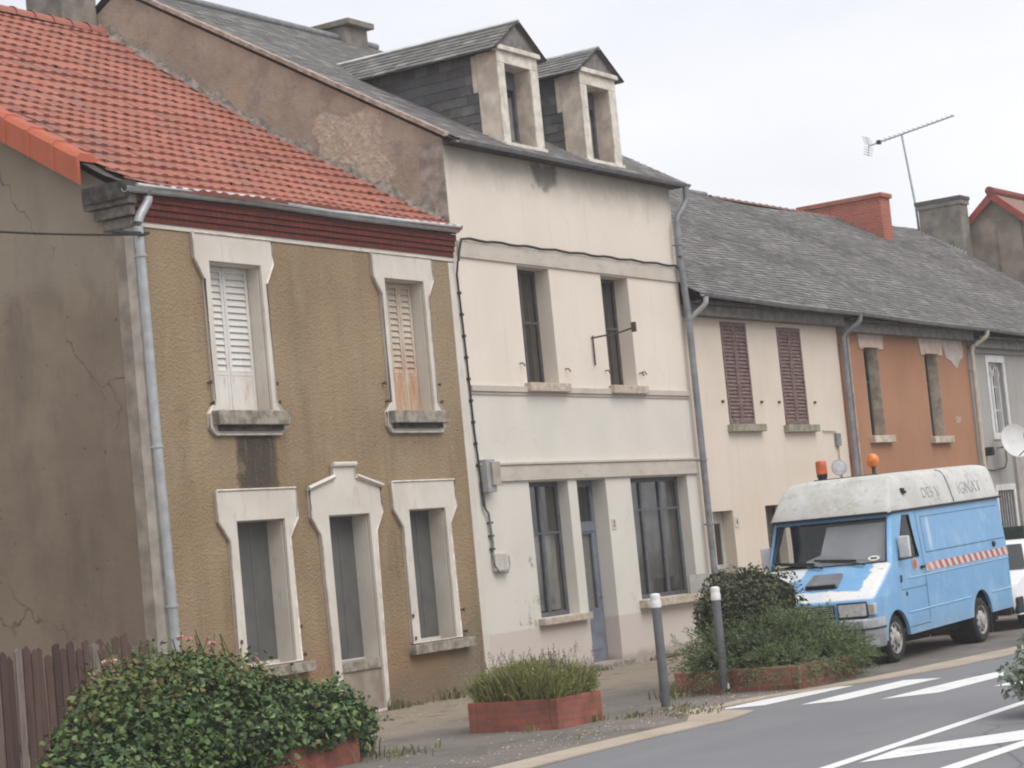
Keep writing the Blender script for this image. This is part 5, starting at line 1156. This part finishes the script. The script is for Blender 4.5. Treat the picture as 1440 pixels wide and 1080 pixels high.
leaves('foliage', [q for q in on_lobes(IL, 22500, rnd, (.72, 1.07)) if not (q[0].y < 14.0 and q[0].z < .22+.1*math.sin(q[0].x*7) and q[0].x > 16.9)], M_IVY, IB, .066, .066, rnd)
m = MB()
for p, n in on_lobes(IL, 90, rnd, (.95, 1.05)):
    d = (n+rdir(rnd)*.7+Vector((0, 0, .3))).normalized(); L_ = rnd.uniform(.12, .32); q = p
    for j in range(6): leaf(m, q+rdir(rnd)*.02, (d+rdir(rnd)*.9).normalized(), (n+rdir(rnd)*.5).normalized(), rnd.uniform(.03, .06), .05); q = q+d*L_/6+Vector((0, 0, -.004*j))
    m.tube([p-n*.1, q], .004, 3)
m.build('foliage', M_IVY, IB, recalc=False)
leaves('dead_leaves', on_lobes(IL, 230, rnd, (.85, 1.06)), foliage_mat('dead_leaf', (.12, .07, .03), (.20, .13, .05)), IB, .06, .05, rnd)
RB_ = thing('rose_bush', 'rose bush with pink blooms growing out of the top of the ivy', 'bush', (16.6, 14.7, 0))
RL = [(16.45, 14.6, 1.02, .75, .55, .36), (17.25, 14.6, .98, .62, .5, .30), (15.85, 14.6, .88, .48, .45, .30), (17.85, 14.6, .84, .42, .4, .24)]
leaves('foliage', on_lobes(RL, 7000, rnd, (.55, 1.15)), M_ROSEL, RB_, .06, .045, rnd)
m = MB()
for k in range(46):
    a = Vector((rnd.uniform(15.9, 17.8), rnd.uniform(14.5, 15.0), .9)); b = a+Vector((rnd.uniform(-.3, .3), rnd.uniform(-.2, .2), rnd.uniform(.35, .62))); m.tube([a, a.lerp(b, .5)+Vector((.03, 0, .05)), b], .006, 4)
m.build('stems', plain('green_stem', (.07, .09, .035), .7, .2), RB_)
M_ROSE = islands('rose_petal', (.55, .26, .24), (.66, .40, .36), (.62, .55, .46), .6, .2, None, 0)
for bxp in [(15.78, 14.75, 1.22), (15.88, 14.72, 1.30), (15.97, 14.7, 1.20), (16.06, 14.8, 1.30), (15.72, 14.7, 1.12), (16.2, 14.9, 1.33), (16.95, 14.7, 1.45), (17.1, 14.72, 1.42), (17.3, 14.6, 1.36), (17.36, 14.68, 1.22), (18.0, 14.6, 1.12), (17.05, 14.6, 1.3)]:
    m = MB(); c = Vector(bxp)
    for k in range(16):
        d = rdir(rnd); d.z = abs(d.z)*.8+.1; d.normalize(); leaf(m, c, d, rdir(rnd), rnd.uniform(.035, .06), .055, -.5)
    m.build('rose_bloom', M_ROSE, RB_, recalc=False)
# wispy shrub
LV = thing('wispy_shrub', 'wispy yellow green shrub with dry flower spikes in the low planter', 'shrub', (21.5, 13.5, .3)); rnd = random.Random(3); m = MB(); m2 = MB()
for k in range(6800):
    bx_, by_ = rnd.uniform(21.15, 22.0), rnd.uniform(12.98, 14.02); b = Vector((bx_, by_, .26)); o = Vector(((bx_-21.57)*.2, (by_-13.5)*.2, 0)); h = rnd.uniform(.18, .56)*(1-.35*min(1, abs(by_-13.5)/.6)); 
    d = Vector((o.x*rnd.uniform(.3, 1)+rnd.gauss(0, .07), o.y*rnd.uniform(.3, 1)+rnd.gauss(0, .07), h)); s = d.cross(rdir(rnd)).normalized()*rnd.uniform(.006, .011)
    mid = b+d*.55+Vector((0, 0, .04)); t_ = b+d; q = s
    m.add([b-q, b+q, mid+q, mid-q, t_], [(0, 1, 2, 3), (3, 2, 4)])
    for j in range(2):
        p = b+d*rnd.uniform(.35, 1); leaf(m, p, (d.normalized()+rdir(rnd)*.7).normalized(), rdir(rnd), .05, .014)
m.build('foliage', M_LAV, LV, recalc=False)
for k in range(75):
    b = Vector((rnd.uniform(21.1, 22.1), rnd.uniform(12.9, 14.1), .5)); t_ = b+Vector((rnd.uniform(-.2, .2), rnd.uniform(-.15, .15), rnd.uniform(.15, .42))); m2.tube([b, t_], .0035, 3, rs=[.003, .003]); 
    for j in range(9): leaf(m2, t_+Vector((0, 0, -.012*j)), (Vector((0, 0, .6))+rdir(rnd)).normalized(), rdir(rnd), .026, .012)
m2.build('flower_spikes', foliage_mat('dry_spike', (.12, .10, .07), (.20, .16, .12)), LV, recalc=False)
# clipped dark hedge bush + spreading juniper
HB = thing('dark_bush', 'dark rounded bush standing behind the spreading shrub', 'bush', (26.4, 13.1, .2)); rnd = random.Random(21)
HL = [(26.35, 13.15, .92, .80, .6, .62), (26.85, 13.05, .92, .60, .55, .60), (26.05, 13.1, .85, .52, .5, .58)]
core('dark_core', HL, M_CORE, HB, .8); leaves('foliage', on_lobes(HL, 9500, rnd, (.8, 1.04), rough=.08), M_HEDGE, HB, .05, .035, rnd)
JB = thing('spreading_shrub', 'feathery green spreading shrub draped over the faded brick planter', 'shrub', (26.2, 12.5, .2)); rnd = random.Random(31)
JL = [(25.9, 12.6, .42, 1.1, .95, .46), (26.25, 12.4, .45, .75, .8, .44), (25.3, 12.95, .32, .45, .5, .28), (26.95, 12.25, .28, .45, .55, .24), (26.0, 11.9, .34, 1.0, .4, .28), (25.02, 12.0, .30, .28, .42, .22)]
core('dark_core', JL[:-2], M_CORE, JB, .72)
m = MB()
for p, n in on_lobes(JL, 3200, rnd, (.76, 1.12), .1):
    d = (n*.8+Vector((n.x*.6, n.y*.6, .25))+rdir(rnd)*.5).normalized(); L_ = rnd.uniform(.12, .26); dr = rnd.uniform(.1, .5)
    for j in range(13):
        t_ = j/13; q = p+d*L_*(t_-.3)-Vector((0, 0, dr*L_*t_*t_)); nd = (d*.9+rdir(rnd)*.75-Vector((0, 0, dr*t_*.6))).normalized(); leaf(m, q, nd, rdir(rnd), rnd.uniform(.035, .06), .012)
m.build('foliage', M_JUNI, JB, recalc=False)
# bush at the right edge
EB = thing('grey_green_bush', 'grey green bush at the right edge overhanging the traffic island', 'bush', (20.9, 6.95, .1)); rnd = random.Random(41)
EL = [(20.9, 6.6, .58, .72, .62, .46), (20.8, 7.08, .34, .50, .42, .28), (21.05, 6.4, .86, .6, .52, .42)]
core('dark_core', EL, M_CORE, EB, .7)
leaves('foliage', on_lobes([EL[0], EL[2]], 4200, rnd, (.75, 1.1)), M_LIME, EB, .065, .04, rnd)
leaves('foliage', on_lobes([EL[1], (20.8, 6.8, .45, .6, .5, .4)], 3600, rnd, (.8, 1.15), zmin=.1), M_SILV, EB, .07, .05, rnd)
# weeds along the walls and the kerb
rnd = random.Random(51); m = MB()
def tuft(x, y, n, h, sp):
    for k in range(n):
        b = Vector((x+rnd.gauss(0, sp), y+rnd.gauss(0, sp*.5), 0)); d = Vector((rnd.uniform(-.5, .5), rnd.uniform(-.5, .3), 1)).normalized()*h*rnd.uniform(.4, 1.1); s = d.cross(rdir(rnd)).normalized()*rnd.uniform(.006, .014)
        m.add([b-s, b+s, b+d*.6+s*.7, b+d*.6-s*.7, b+d+Vector((d.x*.4, d.y*.4, -.02))], [(0, 1, 2, 3), (3, 2, 4)])
for k in range(34): tuft(rnd.uniform(21, 35), 18.1+rnd.uniform(-.12, .03), rnd.randint(6, 30), rnd.uniform(.04, .16), .1)
for x, y, n, h, s in ((25.3, 18.05, 60, .22, .12), (26.6, 18.0, 70, .25, .15), (28.0, 18.0, 40, .15, .15), (25.0, 13.45, 120, .22, .25), (24.6, 13.2, 80, .14, .25), (18.75, 14.2, 110, .25, .25), (18.9, 13.6, 60, .14, .3), (22.1, 12.55, 45, .09, .15), (23.1, 12.5, 50, .08, .25), (22.3, 11.9, 90, .07, .3), (21.8, 12.9, 30, .12, .1), (24.8, 12.7, 30, .12, .08), (20.4, 12.2, 30, .05, .3), (22.9, 12.25, 60, .06, .35), (21.0, 13.2, 20, .1, .1), (30.9, 17.95, 30, .1, .1), (33, 18.0, 40, .13, .2)): tuft(x, y, n, h, s)
tag(m.build('weeds', foliage_mat('dry_weed', (.11, .12, .045), (.20, .18, .09), (.27, .22, .13)), None, recalc=False), kind='stuff')
# fallen leaves, gravel grains on the pavement
m = MB()
for k in range(1500):
    x = rnd.uniform(17, 27); y = rnd.choice([rnd.uniform(12.0, 18.1), rnd.uniform(16.5, 18.15), rnd.uniform(11.6, 12.6)]); r_ = rnd.uniform(.006, .02)
    z = .004; a = rnd.uniform(0, 6); m.add([(x+r_*math.cos(a+i*1.57), y+r_*math.sin(a+i*1.57), z) for i in range(4)]+[(x, y, z+r_*.7)], [(0, 1, 4), (1, 2, 4), (2, 3, 4), (3, 0, 4)])
tag(m.build('gravel', islands('grit', (.22, .19, .15), (.42, .37, .30), None, .9, .2, None, 0), None, recalc=False), kind='stuff')
# bollards
def bollard(x, y, lab, h=1.36):
    t = thing('bollard', lab, 'bollard', (x, y, 0), group='grey bollards at the crossing'); T = Matrix.Translation((x, y, 0))
    m = MB(); m.lathe([(.056, -.05), (.056, h-.16), (.054, h-.155)], T, 18); m.build('post', plain('bollard_grey', (.105, .105, .11), .55, .15, 6, .35), t, smooth=40)
    m = MB(); m.lathe([(.060, h-.17), (.063, h-.16), (.063, h-.10), (.059, h-.085), (.059, h-.06), (.062, h-.05), (.058, h-.012), (.03, h), (.0005, h+.002)], T, 18); m.build('cap', M_WHITE, t, smooth=40)
    m = MB(); m.lathe([(.085, -.02), (.085, .008), (.06, .014)], T, 18); m.build('base_ring', plain('base_concrete', (.3, .28, .25), .9, .2), t, smooth=40)
    return t
bollard(23.14, 12.66, 'grey bollard with white cap nearest the red planter'); b2 = bollard(24.86, 12.74, 'grey bollard with white cap in front of the faded planter', 1.34)
m = MB(); m.box(24.82, 24.86, 12.672, 12.684, .06, .13); m.build('ground_tag', M_WHITE, b2)
# fence
F = thing('picket_fence', 'weathered dark brown picket fence against the ochre house', 'fence', (18, 17.6, 0)); rnd = random.Random(61)
g = G('weathered_picket', .9, .15); oi = g.t.nodes.new('ShaderNodeObjectInfo').outputs['Random']
c = g.mix(oi, (.060, .040, .036), (.135, .085, .070)); c = g.mix(g.step(oi, .8, .95), c, (.20, .165, .15))
c = g.mix(g.mul(g.step(g.noise(6, 6, .7, g.vec((3, 1, .35))), .45, .7), .6), c, (.05, .036, .032)); g.col(c).bump(g.noise(20, 4, .6, g.vec((4, 1, .3))), .4, .01); M_PICK = g.m
x = 15.4
while x < 19.72:
    w = rnd.uniform(.085, .115); h = 1.45+rnd.uniform(-.09, .06)-.01*(20-x); tl = rnd.uniform(-.035, .035); m = MB(); y = 17.58+rnd.uniform(-.006, .006)
    top = [(0, h-.03), (w*.5, h+rnd.uniform(-.01, .02)), (w, h-rnd.uniform(.01, .05))]
    m.plate([(x, .05), (x+w, .05)]+[(x+tl+a, b) for a, b in reversed(top)], [], y, y+.022); m.build('picket', M_PICK, F); x += w+rnd.choice((.008, .015, .028))
for z in (.35, 1.15): bx('rail', M_PICK, F, 15.3, 19.75, 17.605, 17.65, z, z+.08)
for x in (15.6, 17.3, 18.7, 19.7): bx('post', M_PICK, F, x, x+.09, 17.652, 17.74, -.05, 1.3)
# ------------------------------------------------------------------ light, sky, camera
sun_el, sun_az = R(52), R(-104)     # azimuth of the sun measured from +X
sd = Vector((math.cos(sun_az)*math.cos(sun_el), math.sin(sun_az)*math.cos(sun_el), math.sin(sun_el)))
L = bpy.data.lights.new('sun', 'SUN'); L.energy = 1.5; L.angle = R(45); L.color = (1, .965, .92)
lo = bpy.data.objects.new('sun', L); COL.objects.link(lo); lo.location = (20, -20, 40); lo.rotation_euler = sd.to_track_quat('Z', 'Y').to_euler()
W = bpy.data.worlds.new('World'); scene.world = W; W.use_nodes = True; nt = W.node_tree; nt.nodes.clear()
out = nt.nodes.new('ShaderNodeOutputWorld'); bg = nt.nodes.new('ShaderNodeBackground'); bg.inputs[1].default_value = .1
sk = nt.nodes.new('ShaderNodeTexSky'); sk.sky_type = 'NISHITA'; sk.sun_disc = False; sk.sun_elevation = sun_el; sk.sun_rotation = R(90)-sun_az; sk.dust_density = 3; sk.air_density = 1.2
tc = nt.nodes.new('ShaderNodeTexCoord'); mp = nt.nodes.new('ShaderNodeMapping'); mp.inputs['Scale'].default_value = (1, 1, 2.6); nt.links.new(tc.outputs['Generated'], mp.inputs[0])
nz_ = nt.nodes.new('ShaderNodeTexNoise'); nz_.inputs['Scale'].default_value = 2.3; nz_.inputs['Detail'].default_value = 6; nz_.inputs['Roughness'].default_value = .5; nt.links.new(mp.outputs[0], nz_.inputs['Vector'])
cr = nt.nodes.new('ShaderNodeValToRGB'); cr.color_ramp.elements[0].position = .34; cr.color_ramp.elements[1].position = .66
cr.color_ramp.elements[0].color = (.59, .60, .655, 1); cr.color_ramp.elements[1].color = (.76, .76, .77, 1); nt.links.new(nz_.outputs['Fac'], cr.inputs[0])
mul = nt.nodes.new('ShaderNodeMix'); mul.data_type = 'RGBA'; mul.blend_type = 'MULTIPLY'; mul.inputs[0].default_value = 1; nt.links.new(cr.outputs[0], mul.inputs[6]); mul.inputs[7].default_value = (10, 10, 10, 1)
mx = nt.nodes.new('ShaderNodeMix'); mx.data_type = 'RGBA'; mx.inputs[0].default_value = .93; nt.links.new(sk.outputs[0], mx.inputs[6]); nt.links.new(mul.outputs[2], mx.inputs[7])
nt.links.new(mx.outputs[2], bg.inputs[0]); nt.links.new(bg.outputs[0], out.inputs[0])
cd = bpy.data.cameras.new('camera'); cam = bpy.data.objects.new('camera', cd); COL.objects.link(cam); scene.camera = cam
cd.sensor_fit = 'HORIZONTAL'; cd.sensor_width = 36; cd.lens = 3100/1440*36; cd.clip_end = 2000; cd.clip_start = .1
a, p, r_ = R(31.84), R(4.47), R(5.47)
fw = Vector((math.cos(a)*math.cos(p), math.sin(a)*math.cos(p), math.sin(p))); rt = Vector((math.sin(a), -math.cos(a), 0)); up = rt.cross(fw)
r2 = rt*math.cos(r_)-up*math.sin(r_); u2 = up*math.cos(r_)+rt*math.sin(r_)
Mx = Matrix.Identity(4)
for i in range(3): Mx[i][0], Mx[i][1], Mx[i][2] = r2[i], u2[i], -fw[i]
Mx.translation = Vector((0, 0, 1.95)); cam.matrix_world = Mx
hb = MB(); hb.box(-560, 760, -560, 760, -1.2, 16.5); hz = hb.build('added_haze', bpy.data.materials.new('added_thin_veil'), None); hz['kind'] = 'stuff'  # volume added to lift the shadows, like a veil over the lens
hm_ = hz.data.materials[0]; hm_.use_nodes = True; ht = hm_.node_tree; ht.nodes.clear()
ho = ht.nodes.new('ShaderNodeOutputMaterial'); hv = ht.nodes.new('ShaderNodeVolumePrincipled'); hv.inputs['Color'].default_value = (.95, .94, .94, 1); hv.inputs['Density'].default_value = .0013; hv.inputs['Anisotropy'].default_value = .2
ht.links.new(hv.outputs[0], ho.inputs['Volume'])
vs = scene.view_settings; vs.view_transform = 'Standard'; vs.look = 'None'; vs.gamma = 1; vs.use_curve_mapping = False; vs.exposure = .6
scene.cycles.use_denoising = True
scene.cycles.filter_width = 2.0
